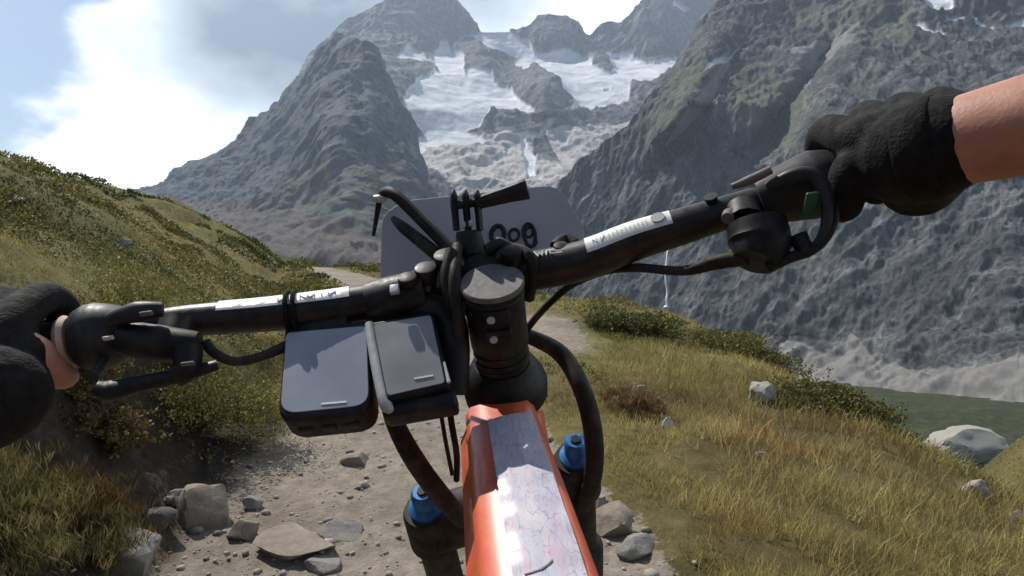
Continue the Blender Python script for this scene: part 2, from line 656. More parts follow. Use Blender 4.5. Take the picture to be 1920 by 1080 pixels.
pale_r = [[(1262, 250), (1300, 190), (1352, 118), (1372, 110), (1350, 160), (1322, 205), (1290, 250), (1250, 290)],
          [(1478, 110), (1500, 96), (1560, 82), (1610, 60), (1606, 98), (1560, 130), (1520, 158), (1490, 130)],
          [(1540, 150), (1512, 200), (1500, 215), (1520, 170)],
          [(1470, 650), (1560, 665), (1600, 625), (1640, 675), (1700, 705), (1830, 705), (1880, 690), (1960, 690), (1960, 800), (1560, 790), (1480, 700)]]
green_r = [[(1225, 215), (1260, 165), (1300, 120), (1330, 100), (1352, 118), (1300, 190), (1262, 250), (1240, 245), (1190, 260)],
           [(1360, 160), (1440, 120), (1520, 190), (1500, 290), (1420, 260), (1380, 220)], [(1440, 0), (1700, 0), (1720, 120), (1500, 60)]]
snow_r = [[(1322, 128), (1336, 108), (1348, 104), (1366, 108), (1386, 86), (1362, 120), (1344, 118), (1332, 124)],
          [(1712, -10), (1770, -12), (1786, 18), (1782, 34), (1742, 34), (1734, 18)],
          [(1702, 56), (1722, 62), (1770, 74), (1770, 80), (1730, 76), (1708, 66)],
          [(1818, 40), (1862, 56), (1858, 62), (1824, 48)], [(1880, 46), (1916, 44), (1920, 54), (1882, 54)], [(1772, 44), (1806, 46), (1806, 50), (1772, 48)]]
mountain_wall, PR, XR, YR = massif('mountain_wall', rock_near, np.linspace(962, 2480, 760), ridge_r, base_r, d_right,
                                   np.concatenate([[-0.4, -0.2, -0.08], np.linspace(0, 1.0, 420), [1.1, 1.3]]), 40, 1 / 135,
                                   {'pale': pale_r, 'green': green_r, 'snow': snow_r}, warp=8, seed=9.1, rough_gain=0.52, stretch=0.24)

# --- thin waterfall on the wall
mt = NT('falling water')
mt.base(mt.ramp(mt.noise(mt.coord((1, 1, 0.1)), 0.6, 4), [(0.3, (0.5, 0.51, 0.52)), (0.7, (0.62, 0.63, 0.64))]))
mt.set(Roughness=0.5)
ci = int(np.argmin(np.abs(XR[0] - 1257)))
rows = [r for r in range(YR.shape[0]) if 425 < YR[r, ci] < 588]
wf = MB()
pts, rad = [], []
for q, r in enumerate(rows[::3]):
    p = Vector(PR[r, ci])
    d = (Vector((0, 0, CAMZ)) - p).normalized()
    pts.append(p + d * 10)
    t = q * 3 / len(rows)
    rad.append(1.3 + 1.0 * t + (4.0 if t > 0.95 else 0))
for k in range(2):                           # iron out the steps
    pts = [pts[0]] + [(pts[i - 1] + pts[i] * 2 + pts[i + 1]) / 4 for i in range(1, len(pts) - 1)] + [pts[-1]]
wf.tube(pts, rad, 8, 2)
tag(wf.build('waterfall', mt.m), kind='structure')

# ================================================================== GROUND
S = CAMZ / 1.30


def H(X, Y):
    """height of the ground; X to the right, Y ahead"""
    X = np.asarray(X, float) / S
    Y = np.asarray(Y, float) / S
    Yp = np.clip(Y, 0, None)
    xc = -0.3 - 0.015 * np.clip(Yp, 0, 20) ** 2 - 0.6 * np.clip(Yp - 20, 0, None)
    P0 = np.stack([X, Y, 0 * X], -1)
    near = -0.10 * np.clip(X - 0.5, 0, None) - 0.02 * np.clip(X - 0.5, 0, None) ** 2 - 0.20 * np.clip(X - 2.8, 0, 30) ** 2
    near = near - 0.010 * np.clip(Y - 9, 0, 12) ** 2 * sstep(-2, 2, X) - 0.3 * np.clip(Y - 21, 0, None) * sstep(-14, 2, X) - 0.25 * np.clip(Y - 30, 0, None)
    near = near + 0.16 * np.exp(-((X - 2.6) / 1.1) ** 2 - ((Y - 11.5) / 2.2) ** 2)
    zv = -0.40 * 3 * np.logaddexp(0, (0.8 * X + 0.45 * Y - 2) / 3)
    zv = zv - 10 * sstep(5.0, 15, X) * sstep(240, 70, np.hypot(X, Y))
    zv = np.minimum(zv, -0.9)
    k = 0.25
    z = k * np.logaddexp(near / k, zv / k)
    # the bank and the hill on the left
    xf = -2 - 0.357 * (Yp - 4)
    e = np.clip(xf - X, 0, None)
    hill = 4.2 * (1 - np.exp(-e / 6)) * sstep(60, 24, Y + 0.2 * X)
    lump = 0.34 * fbm(P0 * 0.34 + 5.2, 3) + 0.20 * fbm(P0 * np.array([1.1, 0.8, 1]) + 2.1, 3)
    hill = hill + lump * sstep(0.1, 2.2, e) * sstep(80, 40, Y) * 1.5
    bank_x = xc - 0.95 - 0.38 * sstep(7.5, 3.5, Y) - 0.10 * fbm(P0 * 0.9, 2)
    bank = (0.34 + 0.12 * sstep(4.8, 3.8, Y)) * sstep(0.05, 0.40, bank_x - X) * sstep(14, 6, Y)
    z = z + hill + bank
    # far moraine and valley floor
    z = z + 5 * np.exp(-((X + 95) / 55) ** 2 - ((Y - 250) / 70) ** 2)
    z = z + 17 * np.exp(-((X - 31) / 9) ** 2 - ((Y - 30) / 9) ** 2)
    far = np.hypot(X, Y)
    z = np.maximum(z, -178 - 0.17 * np.clip(Y - 590, 0, 900) + 5 * fbm(P0 * 0.02, 3))
    z = z + sstep(30, 120, far) * (2.5 * fbm(P0 * 0.03, 4))
    # tussocks on the grass, ruts and stones on the trail
    tr = trail_mask_(X, Y, xc)
    g = (1 - tr) * sstep(70, 20, far)
    z = z + g * (0.10 * fbm(P0 * 0.9 + 8, 3) + 0.045 * fbm(P0 * 3.1, 3))
    z = z + sstep(9, 3, far) * (0.018 * fbm(P0 * 4.0 + 3, 4) + tr * 0.022 * fbm(P0 * 9 + 1, 3))
    z = z - 0.06 * tr * sstep(14, 6, Y)
    return z * S


def trail_mask_(X, Y, xc):
    w = 0.92 + 0.12 * fbm(np.stack([X, Y, 0 * X + 4], -1) * 1.3, 3)
    w = w - 0.012 * np.clip(Y, 0, 20)
    w = np.where(X < xc, w + 0.38 * sstep(7.5, 3.5, Y), w)
    w = np.where(X > xc, w + 0.30 * sstep(3.8, 2.4, Y), w)
    return sstep(1.0, 0.72, np.abs(X - xc) / w) * sstep(26, 18, Y) + 0.75 * np.exp(-((X - 0.5) / 0.55) ** 4 - ((Y - 8.0) / 1.7) ** 4)


def shaded_earth(X, Y):
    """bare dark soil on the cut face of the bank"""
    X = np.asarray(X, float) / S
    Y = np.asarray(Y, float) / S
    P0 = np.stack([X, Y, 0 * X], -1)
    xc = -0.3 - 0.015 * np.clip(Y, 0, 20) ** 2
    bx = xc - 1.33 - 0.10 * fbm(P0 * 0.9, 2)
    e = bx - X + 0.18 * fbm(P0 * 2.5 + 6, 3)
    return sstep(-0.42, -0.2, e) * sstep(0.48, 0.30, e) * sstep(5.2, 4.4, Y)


def trail(X, Y):
    X = np.asarray(X, float) / S
    Y = np.asarray(Y, float) / S
    xc = -0.3 - 0.015 * np.clip(Y, 0, 20) ** 2 - 0.6 * np.clip(Y - 20, 0, None)
    return trail_mask_(X, Y, xc)


def h1(x, y):
    return float(H(np.array([x]), np.array([y]))[0])


def hit(px, py, dmax=400):
    """where the line of sight through a pixel meets the ground"""
    d = np.geomspace(0.8, dmax, 1500)
    P = atn(np.full_like(d, px), np.full_like(d, py), d)
    below = P[:, 2] < H(P[:, 0], P[:, 1])
    k = int(np.argmax(below)) if below.any() else len(d) - 1
    return Vector((P[k, 0], P[k, 1], h1(P[k, 0], P[k, 1]))), float(d[k])


# polar sheet, fine in front of the camera
rr = np.concatenate([[0.0], np.geomspace(0.35, 5900, 520)])
aa = np.concatenate([np.linspace(-180, -52, 60, endpoint=False), np.linspace(-52, 52, 500, endpoint=False), np.linspace(52, 180, 61)])
RR, AA = np.meshgrid(rr, np.radians(aa), indexing='ij')
GX, GY = RR * np.sin(AA), RR * np.cos(AA)
GZ = H(GX, GY)
tm = trail(GX, GY)
P0 = np.stack([GX, GY, 0 * GX], -1)
dry = np.clip(0.5 + 0.9 * fbm(P0 * 0.45 + 3, 4) + 0.25 * sstep(0, 6, GX) * sstep(25, 8, GY), 0, 1)
heath = np.clip(0.15 + 1.3 * fbm(P0 * 0.30 + 13, 4), 0, 1)

gm = NT('alpine turf and trail')
v = gm.coord()
gcol = gm.ramp(gm.noise(v, 7.0, 7, 0.65), [(0.28, (0.040, 0.048, 0.014)), (0.5, (0.095, 0.10, 0.028)), (0.72, (0.17, 0.165, 0.06))])
dcol = gm.ramp(gm.noise(v, 9.0, 7, 0.65), [(0.28, (0.075, 0.06, 0.022)), (0.52, (0.19, 0.155, 0.058)), (0.75, (0.30, 0.25, 0.12))])
hcol = gm.ramp(gm.noise(v, 5.0, 7, 0.7), [(0.3, (0.03, 0.026, 0.012)), (0.7, (0.10, 0.066, 0.036))])
col = gm.mix(gm.attr('dry'), gcol, dcol)
col = gm.mix(gm.attr('heath'), col, hcol)
shaded_fcol = gm.ramp(gm.noise(v, 0.12, 8, 0.65), [(0.3, (0.018, 0.028, 0.012)), (0.5, (0.034, 0.042, 0.018)), (0.7, (0.08, 0.066, 0.036))])  # far turf darkened, the valley's shade put into its colour
col = gm.mix(gm.attr('far'), col, shaded_fcol)
tcol = gm.ramp(gm.noise(v, 16.0, 9, 0.72), [(0.25, (0.15, 0.128, 0.10)), (0.5, (0.27, 0.235, 0.19)), (0.75, (0.40, 0.36, 0.30))])
tcol = gm.mix(gm.ramp(gm.noise(v, 1.6, 4), [(0.35, 0.0), (0.7, 0.6)]), tcol, (0.13, 0.105, 0.08))
nb = gm.noise(v, 22, 6, 0.7)
tf = gm.node('ShaderNodeMath', operation='ADD')
gm.link(gm.attr('trail'), tf.inputs[0])
nn = gm.ramp(nb, [(0.3, -0.0), (0.7, 0.6)])
sub = gm.node('ShaderNodeMath', operation='SUBTRACT')
gm.link(nn, sub.inputs[0])
sub.inputs[1].default_value = 0.3
gm.link(sub.outputs[0], tf.inputs[1])
col = gm.mix(gm.ramp(tf.outputs[0], [(0.42, 0.0), (0.58, 1.0)]), col, tcol)
shaded_ecol = gm.ramp(gm.noise(v, 24, 7, 0.7), [(0.3, (0.022, 0.017, 0.013)), (0.6, (0.055, 0.044, 0.034)), (0.8, (0.12, 0.10, 0.08))])  # bank soil, its dark tone carrying the shade below the shrub
col = gm.mix(gm.attr('earth'), col, shaded_ecol)
gm.base(col)
gm.set(Roughness=0.95)
gm.b.inputs['Specular IOR Level'].default_value = 0.15
gm.bump(gm.noise(v, 45, 8, 0.7), 0.8, 0.02)
dist_ = np.hypot(GX, GY)
steep = np.gradient(GZ, axis=0)
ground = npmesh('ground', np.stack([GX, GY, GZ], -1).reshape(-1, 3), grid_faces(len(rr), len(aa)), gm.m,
                {'earth': shaded_earth(GX, GY), 'trail': tm, 'dry': dry, 'heath': heath, 'far': sstep(22, 60, dist_)})
tag(ground, kind='structure')

# ------------------------------------------------------------------ air
hz = MB().box((0, 400, 1040), Vector((1, 0, 0)), Vector((0, 1, 0)), Vector((0, 0, 1)), 13000, 13000, 2700)
hm = bpy.data.materials.new('thin mountain haze')
hm.use_nodes = True
hm.node_tree.nodes.clear()
ho = hm.node_tree.nodes.new('ShaderNodeOutputMaterial')
hv = hm.node_tree.nodes.new('ShaderNodeVolumePrincipled')
hv.inputs['Color'].default_value = (0.66, 0.81, 1.0, 1)
hv.inputs['Density'].default_value = 0.00009
hv.inputs['Anisotropy'].default_value = 0.2
hm.node_tree.links.new(hv.outputs[0], ho.inputs['Volume'])
tag(hz.build('haze', hm, smooth=False), kind='stuff')

# ================================================================== STONES
def stone_mat(name, lo, hi, sc_=9):
    t = NT(name)
    v = t.coord()
    c = t.ramp(t.noise(v, sc_, 8, 0.7), [(0.28, lo), (0.55, tuple((a + b) / 2 for a, b in zip(lo, hi))), (0.75, hi)])
    c = t.mix(t.ramp(t.noise(v, sc_ * 0.4, 5, 0.6), [(0.55, 0.0), (0.7, 0.55)]), c, (0.10, 0.10, 0.055))
    t.base(c)
    t.set(Roughness=0.9)
    t.bump(t.noise(v, sc_ * 5, 8, 0.7), 0.7, 0.01)
    return t.m


st_grey = stone_mat('grey trail stone', (0.13, 0.12, 0.11), (0.34, 0.32, 0.29))
st_tan = stone_mat('tan trail stone', (0.14, 0.117, 0.088), (0.33, 0.285, 0.225))
st_pale = stone_mat('pale boulder stone', (0.20, 0.187, 0.16), (0.44, 0.42, 0.37))
st_dark = stone_mat('dark trail stone', (0.05, 0.046, 0.044), (0.15, 0.14, 0.13))


def rock_shape(w, dpt, h, seed, sub=3, cuts=13, rough=0.16):
    r = np.random.default_rng(seed)
    bm = bmesh.new()
    bmesh.ops.create_icosphere(bm, subdivisions=sub, radius=1)
    V = np.array([v.co for v in bm.verts])
    bm.verts.index_update()
    Fc = [[v.index for v in f.verts] for f in bm.faces]
    bm.free()
    for k in range(cuts):                    # split faces of a broken stone
        n = r.normal(size=3)
        n[2] *= 0.7
        n /= np.linalg.norm(n)
        d = r.uniform(0.34, 0.78)
        s = np.clip(V @ n - d, 0, None)
        V = V - s[:, None] * n * 0.92
    V = V + V * (rough * fbm(V * 1.6 + seed * 3.7, 4))[:, None]
    lo, hi_ = V.min(0), V.max(0)
    V = (V - (lo + hi_) / 2) / (hi_ - lo) * np.array([w, dpt, h])
    return V, Fc


def stone(px, py, wp, hp, mat, label, seed, name='stone', group=None, flat=0.8, sub=4, sink=0.25, rot=None):
    p, d = hit(px, py + hp * 0.35)
    w, h = wp / F * d, hp / F * d
    V, Fc = rock_shape(w, w * flat, h * 1.35, seed, sub, 6 if mat is st_pale else 13, 0.3 if mat is st_pale else 0.16)
    a = rot if rot is not None else seed * 1.3
    ca, sa = math.cos(0.25 * math.sin(a)), math.sin(0.25 * math.sin(a))
    V = V @ np.array([[ca, sa, 0], [-sa, ca, 0], [0, 0, 1]])
    me = bpy.data.meshes.new(name)
    me.from_pydata(V.tolist(), [], Fc)
    me.materials.append(mat)
    me.shade_smooth()
    me.set_sharp_from_angle(angle=math.radians(22))
    o = bpy.data.objects.new(name, me)
    COL.objects.link(o)
    o.location = (p.x, p.y + w * flat * 0.3, h1(p.x, p.y + w * flat * 0.3) + h * 1.35 * (0.40 - sink))
    tag(o, label, 'boulder' if name == 'boulder' else 'stone', group)
    return o


stone(372, 962, 104, 82, st_tan, 'blocky tan stone with a flat lit face below the green shrub', 3, flat=0.8)
stone(222, 1050, 120, 80, st_grey, 'large grey stone with a pale top edge beside the ochre grass', 5)
stone(545, 1036, 165, 40, st_tan, 'broad flat slab lying in the trail dust', 8, flat=0.7, sink=0.45)
stone(448, 1002, 62, 42, st_tan, 'small rounded tan stone between the blocky stone and the slab', 11)
stone(632, 1004, 84, 34, st_grey, 'thin flat stone just beyond the broad slab', 14, sink=0.45)
stone(664, 862, 56, 26, st_tan, 'low stone lying alone on the pale trail below the screens', 17, sink=0.4)
stone(292, 975, 64, 44, st_dark, 'dark stone in the shade under the bank', 20)
stone(326, 932, 74, 30, st_grey, 'flat grey stone touching the top of the blocky stone', 23)
stone(470, 948, 40, 24, st_grey, 'small grey stone at the edge of the shrub shadow', 26)
stone(600, 1066, 70, 26, st_grey, 'grey stone in front of the broad slab', 29, sink=0.4)
stone(1148, 985, 84, 60, st_tan, 'tan stone beside the right fork leg', 32)
stone(1196, 1035, 90, 44, st_grey, 'grey stone under the dry grass edge of the trail', 35, sink=0.35)
stone(1120, 945, 40, 26, st_grey, 'little grey stone behind the tan stone near the fork', 38)
stone(1438, 744, 60, 40, st_pale, 'pale oval boulder sunk in the green slope', 41, name='boulder', sink=0.2)
stone(1250, 796, 34, 26, st_pale, 'small pale stone alone in the olive grass', 44)
stone(1204, 744, 44, 40, st_pale, 'pale knobbly stone in a rusty patch of grass', 47)
stone(1432, 856, 26, 14, st_grey, 'tiny grey stone in the grass below the oval boulder', 50)
stone(1812, 846, 150, 62, st_pale, 'big pale boulder with a flat slanting top on the far bank', 53, name='boulder', flat=0.7, sink=0.15, sub=4)
stone(1836, 922, 44, 36, st_pale, 'pale broken stone below the big far boulder', 56)
stone(1908, 972, 36, 20, st_grey, 'grey stone in the dark green grass below the far bank', 59)
stone(30, 378, 26, 12, st_pale, 'little white stone on the left hill under the skyline', 62)
stone(218, 455, 40, 16, st_grey, 'grey stone half buried in the hummocks of the left hill', 65)

# gravel of the trail: nobody could count it
tmpl = []
for k in range(6):
    V_, F_ = rock_shape(1, 0.85, 0.6, 100 + k, sub=1, cuts=4)
    tmpl.append((V_, np.array(F_)))
VV, FF, CC, off = [], [], [], 0
n_try = 15000
r_ = np.exp(RNG.uniform(math.log(1.3), math.log(11), n_try))
a_ = np.radians(RNG.uniform(-46, 26, n_try))
gx, gy = r_ * np.sin(a_), r_ * np.cos(a_)
left_edge = np.clip(1 - np.abs(gx + 1.05) / 0.7, 0, 1) * (gy < 4)
keep = RNG.random(n_try) < (trail(gx, gy) * (0.22 + 0.9 * np.clip(fbm(np.stack([gx, gy, 0 * gx], -1) * 1.2, 3) + 0.1, 0, 1)) + 0.75 * left_edge * np.clip(trail(gx, gy) * 3 + 0.2, 0, 1))
gx, gy, rd = gx[keep], gy[keep], r_[keep]
gz = H(gx, gy)
for i in range(len(gx)):
    V_, F_ = tmpl[i % 6]
    s = min(0.055, 0.004 + RNG.pareto(2.2) * 0.007) * max(1, rd[i] / 4.5)
    a = RNG.uniform(0, 6.28)
    ca, sa = math.cos(a), math.sin(a)
    V2 = V_ @ np.array([[ca, sa, 0], [-sa, ca, 0], [0, 0, 1]]) * s
    VV.append(V2 + np.array([gx[i], gy[i], gz[i] + s * 0.12]))
    FF.append(F_ + off)
    CC.append(np.full(len(V_), RNG.uniform(0.45, 1.25)))
    off += len(V_)
gt = NT('trail gravel')
gcol_ = gt.ramp(gt.noise(gt.coord(), 30, 5, 0.6), [(0.3, (0.22, 0.195, 0.16)), (0.7, (0.40, 0.365, 0.31))])
mm = gt.node('ShaderNodeMix', data_type='RGBA', blend_type='MULTIPLY')
mm.inputs[0].default_value = 1
gt.link(gcol_, mm.inputs[6])
gt.link(gt.node('ShaderNodeAttribute', attribute_name='tone').outputs['Color'], mm.inputs[7])
gt.base(mm.outputs[2])
gt.set(Roughness=0.9)
tag(npmesh('gravel', np.concatenate(VV), np.concatenate(FF), gt.m, {'tone': np.concatenate(CC)}, smooth=False), 'loose gravel and pebbles strewn over the trail', 'gravel', kind='stuff')


# ================================================================== PLANTS
def leaf_mat(name, trans=0.25):
    t = NT(name)
    t.link(t.node('ShaderNodeAttribute', attribute_name='col').outputs['Color'], t.b.inputs['Base Color'])
    t.set(Roughness=0.65)
    t.b.inputs['Specular IOR Level'].default_value = 0.25
    tr = t.node('ShaderNodeBsdfTranslucent')
    t.link(t.node('ShaderNodeAttribute', attribute_name='col').outputs['Color'], tr.inputs['Color'])
    mx = t.node('ShaderNodeMixShader')
    mx.inputs[0].default_value = trans
    t.link(t.b.outputs[0], mx.inputs[1])
    t.link(tr.outputs[0], mx.inputs[2])
    t.link(mx.outputs[0], t.n['Material Output'].inputs['Surface'])
    return t.m


grass_m = leaf_mat('grass blades', 0.3)
leaf_m = leaf_mat('shrub leaves', 0.22)
GREEN = np.array([0.105, 0.110, 0.026])
OLIVE = np.array([0.205, 0.172, 0.050])
STRAW = np.array([0.40, 0.325, 0.135])
RUST = np.array([0.17, 0.095, 0.04])
DARK = np.array([0.040, 0.055, 0.018])


def blades(x, y, h, w, lean, colr, name, label, cat):
    n = len(x)
    z = H(x, y) - 0.01
    a = RNG.uniform(0, 2 * math.pi, n)
    b = RNG.uniform(0, 2 * math.pi, n)
    sx, sy = np.cos(a) * w * 0.5, np.sin(a) * w * 0.5
    lx, ly = np.cos(b) * lean, np.sin(b) * lean
    V = np.empty((n, 5, 3))
    V[:, 0] = np.stack([x - sx, y - sy, z], 1)
    V[:, 1] = np.stack([x + sx, y + sy, z], 1)
    V[:, 2] = np.stack([x + sx * 0.8 + lx * 0.35, y + sy * 0.8 + ly * 0.35, z + h * 0.55], 1)
    V[:, 3] = np.stack([x - sx * 0.8 + lx * 0.35, y - sy * 0.8 + ly * 0.35, z + h * 0.55], 1)
    V[:, 4] = np.stack([x + lx, y + ly, z + h], 1)
    i = np.arange(n)[:, None] * 5
    T = np.concatenate([i + np.array([[0, 1, 2]]), i + np.array([[0, 2, 3]]), i + np.array([[3, 2, 4]])])
    C_ = np.repeat(colr[:, None, :], 5, 1)
    o = npmesh(name, V.reshape(-1, 3), T, grass_m, smooth=False, colors={'col': C_.reshape(-1, 3)})
    return tag(o, label, cat, kind='stuff')


n = 260000
r_ = np.exp(RNG.uniform(math.log(1.25), math.log(48), n))
a_ = np.radians(RNG.uniform(-47, 47, n))
gx, gy = r_ * np.sin(a_), r_ * np.cos(a_)
Q = np.stack([gx, gy, 0 * gx], -1)
tuft = fbm(Q * 2.6 + 41, 3)
pat = fbm(Q * 0.5 + 3, 4)
t_ = trail(gx, gy)
keep = (t_ < 0.25) & (shaded_earth(gx, gy) < 0.35) & (tuft > -0.28 + 0.15 * RNG.random(n)) & (RNG.random(n) < 1 - 2.2 * t_)
gx, gy, rd, tuft, pat = gx[keep], gy[keep], r_[keep], tuft[keep], pat[keep]
n = len(gx)
right = sstep(0.2, 1.2, gx) * sstep(9, 4, gy)
dryv = np.clip(0.22 + 1.1 * pat + 0.36 * right + RNG.normal(0, 0.22, n), 0, 1)[:, None]
grv = np.clip(0.5 + 1.4 * fbm(np.stack([gx, gy, 0 * gx], -1) * 0.8 + 23, 3) + RNG.normal(0, 0.2, n), 0, 1)[:, None]
colr = GREEN * grv + OLIVE * (1 - grv)
colr = colr * (1 - dryv) + STRAW * dryv
rust = (fbm(np.stack([gx, gy, 0 * gx], -1) * 0.9 + 77, 3) > 0.16)[:, None] * RNG.random(n)[:, None]
colr = colr * (1 - rust) + RUST * rust
colr *= (RNG.uniform(0.75, 1.5, n) * np.clip(1.08 + 1.1 * fbm(np.stack([gx, gy, 0 * gx], -1) * 1.1 + 61, 3), 0.45, 1.35))[:, None]
h = (0.6 + 0.35 * sstep(0, 1.5, gx)) * (0.026 + 0.066 * np.clip(tuft + 0.35, 0, 1) + 0.085 * right * RNG.random(n) ** 2) * RNG.uniform(0.6, 1.3, n) * (1 + rd / 45)
w = 0.0026 * np.maximum(1, rd / 2.4) * RNG.uniform(0.7, 1.3, n)
blades(gx, gy, h, w, h * RNG.uniform(0.2, 0.9, n), colr, 'grass', 'olive and straw coloured alpine grass covering the slopes', 'grass')


def leaves(cx, cy, cz, size, colr, up=0.4, wid=0.28):
    """small folded leaves, two triangles each"""
    n = len(cx)
    d = RNG.normal(size=(n, 3))
    d[:, 2] = np.abs(d[:, 2]) * 0.6 + up
    d /= np.linalg.norm(d, axis=1, keepdims=True)
    s = np.cross(d, RNG.normal(size=(n, 3)))
    s /= np.linalg.norm(s, axis=1, keepdims=True) + 1e-9
    c = np.stack([cx, cy, cz], 1)
    L = size[:, None]
    V = np.empty((n, 4, 3))
    V[:, 0] = c
    V[:, 1] = c + d * L * 0.55 + s * L * wid
    V[:, 2] = c + d * L
    V[:, 3] = c + d * L * 0.55 - s * L * wid
    i = np.arange(n)[:, None] * 4
    T = i + np.array([[0, 1, 2, 3]])
    return V.reshape(-1, 3), T, np.repeat(colr[:, None, :], 4, 1).reshape(-1, 3)


# heath and bilberry mounds over the left hill and the right hump
nc = 1500
r_ = np.exp(RNG.uniform(math.log(3.0), math.log(34), nc))
a_ = np.radians(RNG.uniform(-46, 40, nc))
cx, cy = r_ * np.sin(a_), r_ * np.cos(a_)
hm_ = fbm(np.stack([cx, cy, 0 * cx], -1) * 0.45 + 13, 3)
keep = (trail(cx, cy) < 0.02) & (hm_ > -0.02) & ((cx < -1.9) | (RNG.random(nc) < 0.30)) & ((r_ > 4.5) | (cx < -1.6))
cx, cy, r_ = cx[keep], cy[keep], r_[keep]
vs, fs, cs, off = [], [], [], 0
for i in range(len(cx)):
    R_ = RNG.uniform(0.16, 0.42) * (0.75 + r_[i] / 40)
    hh = R_ * RNG.uniform(0.35, 0.6)
    m = 170
    u = RNG.random(m) ** 0.5
    t = RNG.uniform(0, 6.283, m)
    lx, ly = cx[i] + R_ * u * np.cos(t), cy[i] + R_ * u * np.sin(t)
    lz = H(lx, ly) + hh * np.sqrt(1 - u ** 2 * 0.98) * RNG.uniform(0.55, 1.05, m) - 0.02
    base_c_ = [DARK * 1.3, GREEN, GREEN * 1.1, OLIVE * 0.9, OLIVE * 0.7][RNG.integers(5)]
    V_, T_, C_ = leaves(lx, ly, lz, np.full(m, 0.016 * max(1, r_[i] / 4.0)) * RNG.uniform(0.7, 1.4, m), base_c_ * RNG.uniform(0.6, 1.4, m)[:, None])
    vs.append(V_)
    fs.append(T_ + off)
    cs.append(C_)
    off += len(V_)
tag(npmesh('heath', np.concatenate(vs), np.concatenate(fs), leaf_m, smooth=False, colors={'col': np.concatenate(cs)}),
    'low heath and bilberry mounds growing over the hill', 'heath', kind='stuff')

bark = simple('shrub bark', (0.07, 0.05, 0.035), 0.9, scale=40)


def shrub(px, py, wp, hp, cols, label, m, leaf, seed, name='shrub', wid=0.28, up=0.4, cat='shrub'):
    p, d = hit(px, py)
    w, h_ = wp / F * d, hp / F * d
    r = np.random.default_rng(seed)
    root = empty(name, p)
    tag(root, label, cat)
    st = MB()
    tips = []
    for k in range(16):
        t = r.uniform(0, 6.283)
        e = w * 0.46 * math.sqrt(r.random())
        q = Vector((p.x + e * math.cos(t), p.y + e * 0.8 * math.sin(t), 0))
        q.z = h1(q.x, q.y) + h_ * r.uniform(0.55, 1.0) * math.sqrt(max(0.1, 1 - (e / (w * 0.52)) ** 2))
        st.tube([p - Vector((0, 0, 0.03)), p.lerp(q, 0.5) + Vector((0, 0, h_ * 0.15)), q], [0.010 * w / 0.7, 0.006 * w / 0.7, 0.002], 5, 3)
        tips.append(q)
    st.build('stem', bark, root)
    nsp = m // 14
    ii = r.integers(0, len(tips), nsp)
    cen = np.array([tips[k] for k in ii]) + r.normal(size=(nsp, 3)) * np.array([w * 0.13, w * 0.12, h_ * 0.16])
    lx = np.repeat(cen[:, 0], 14) + r.normal(0, w * 0.022, nsp * 14)
    ly = np.repeat(cen[:, 1], 14) + r.normal(0, w * 0.022, nsp * 14)
    lz = np.repeat(cen[:, 2], 14) + r.normal(0, w * 0.022, nsp * 14)
    lz = np.maximum(lz, H(lx, ly) + 0.005)
    mixv = np.repeat(r.random(nsp), 14)[:, None]
    colr = (cols[0] * mixv + cols[1] * (1 - mixv)) * r.uniform(0.65, 1.35, nsp * 14)[:, None]
    V_, T_, C_ = leaves(lx, ly, lz, np.full(len(lx), leaf) * r.uniform(0.7, 1.4, len(lx)), colr, up, wid)
    o = npmesh('foliage', V_, T_, leaf_m, smooth=False, colors={'col': C_})
    adopt(o, root)
    return root


shrub(372, 800, 300, 120, (GREEN * 1.5, OLIVE * 1.3), 'bright green low shrub on the earth bank above the stones', 22000, 0.014, 1)
shrub(60, 1020, 300, 84, (STRAW * 0.7, GREEN * 0.9), 'ochre grass tussock beside the large grey stone with a pale edge', 12000, 0.036, 2, name='tussock', wid=0.035, up=1.6, cat='tussock')
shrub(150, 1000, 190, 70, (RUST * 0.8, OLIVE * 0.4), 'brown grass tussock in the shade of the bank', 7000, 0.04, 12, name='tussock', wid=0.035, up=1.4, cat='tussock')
shrub(190, 800, 150, 70, (RUST * 0.8, OLIVE * 0.7), 'brownish twiggy shrub under the left brake lever', 8000, 0.014, 3)
shrub(1195, 632, 150, 34, (DARK * 1.6, OLIVE * 0.8), 'dark green shrub on the crest where the waterfall ends', 9000, 0.032, 4)
shrub(1390, 662, 190, 26, (GREEN, OLIVE * 0.8), 'long low green shrub on the crest below the grey wall', 9000, 0.03, 5)
shrub(1185, 775, 100, 34, (RUST * 1.3, STRAW * 0.6), 'rusty orange tussock around the pale knobbly stone', 7000, 0.035, 6, name='tussock', wid=0.06, up=1.2, cat='tussock')
shrub(1560, 772, 190, 34, (OLIVE * 0.7, GREEN * 0.8), 'brown green shrub on the edge of the steep drop', 9000, 0.026, 7)

# ================================================================== MOUNTAIN BIKE
M = {}
M['black'] = simple('satin black alloy', (0.007, 0.007, 0.008), 0.5, 0.0, 0.3, 70, spec=0.25, dust=0.28)
M['carbon'] = simple('matt black bar', (0.008, 0.008, 0.0085), 0.42, 0.0, 0.35, 90, spec=0.35, dust=0.28)
M['rubber'] = simple('black rubber', (0.008, 0.008, 0.008), 0.85, 0.0, 0.4, 120, 0.5, 900, 0.2)
M['grey'] = simple('dark grey plastic', (0.020, 0.020, 0.023), 0.5, 0.0, 0.4, 80, spec=0.3, dust=0.28)
M['cap'] = simple('worn grey top cap', (0.13, 0.124, 0.116), 0.7, 0.0, 0.22, 120)
M['silver'] = simple('silver alloy', (0.46, 0.46, 0.45), 0.4, 0.1, 0.2, 100)
M['white'] = simple('white vinyl sticker', (0.72, 0.72, 0.69), 0.45, 0.0, 0.1, 60)
M['ink'] = simple('black marker ink', (0.012, 0.012, 0.014), 0.7, 0.0, 0.1)
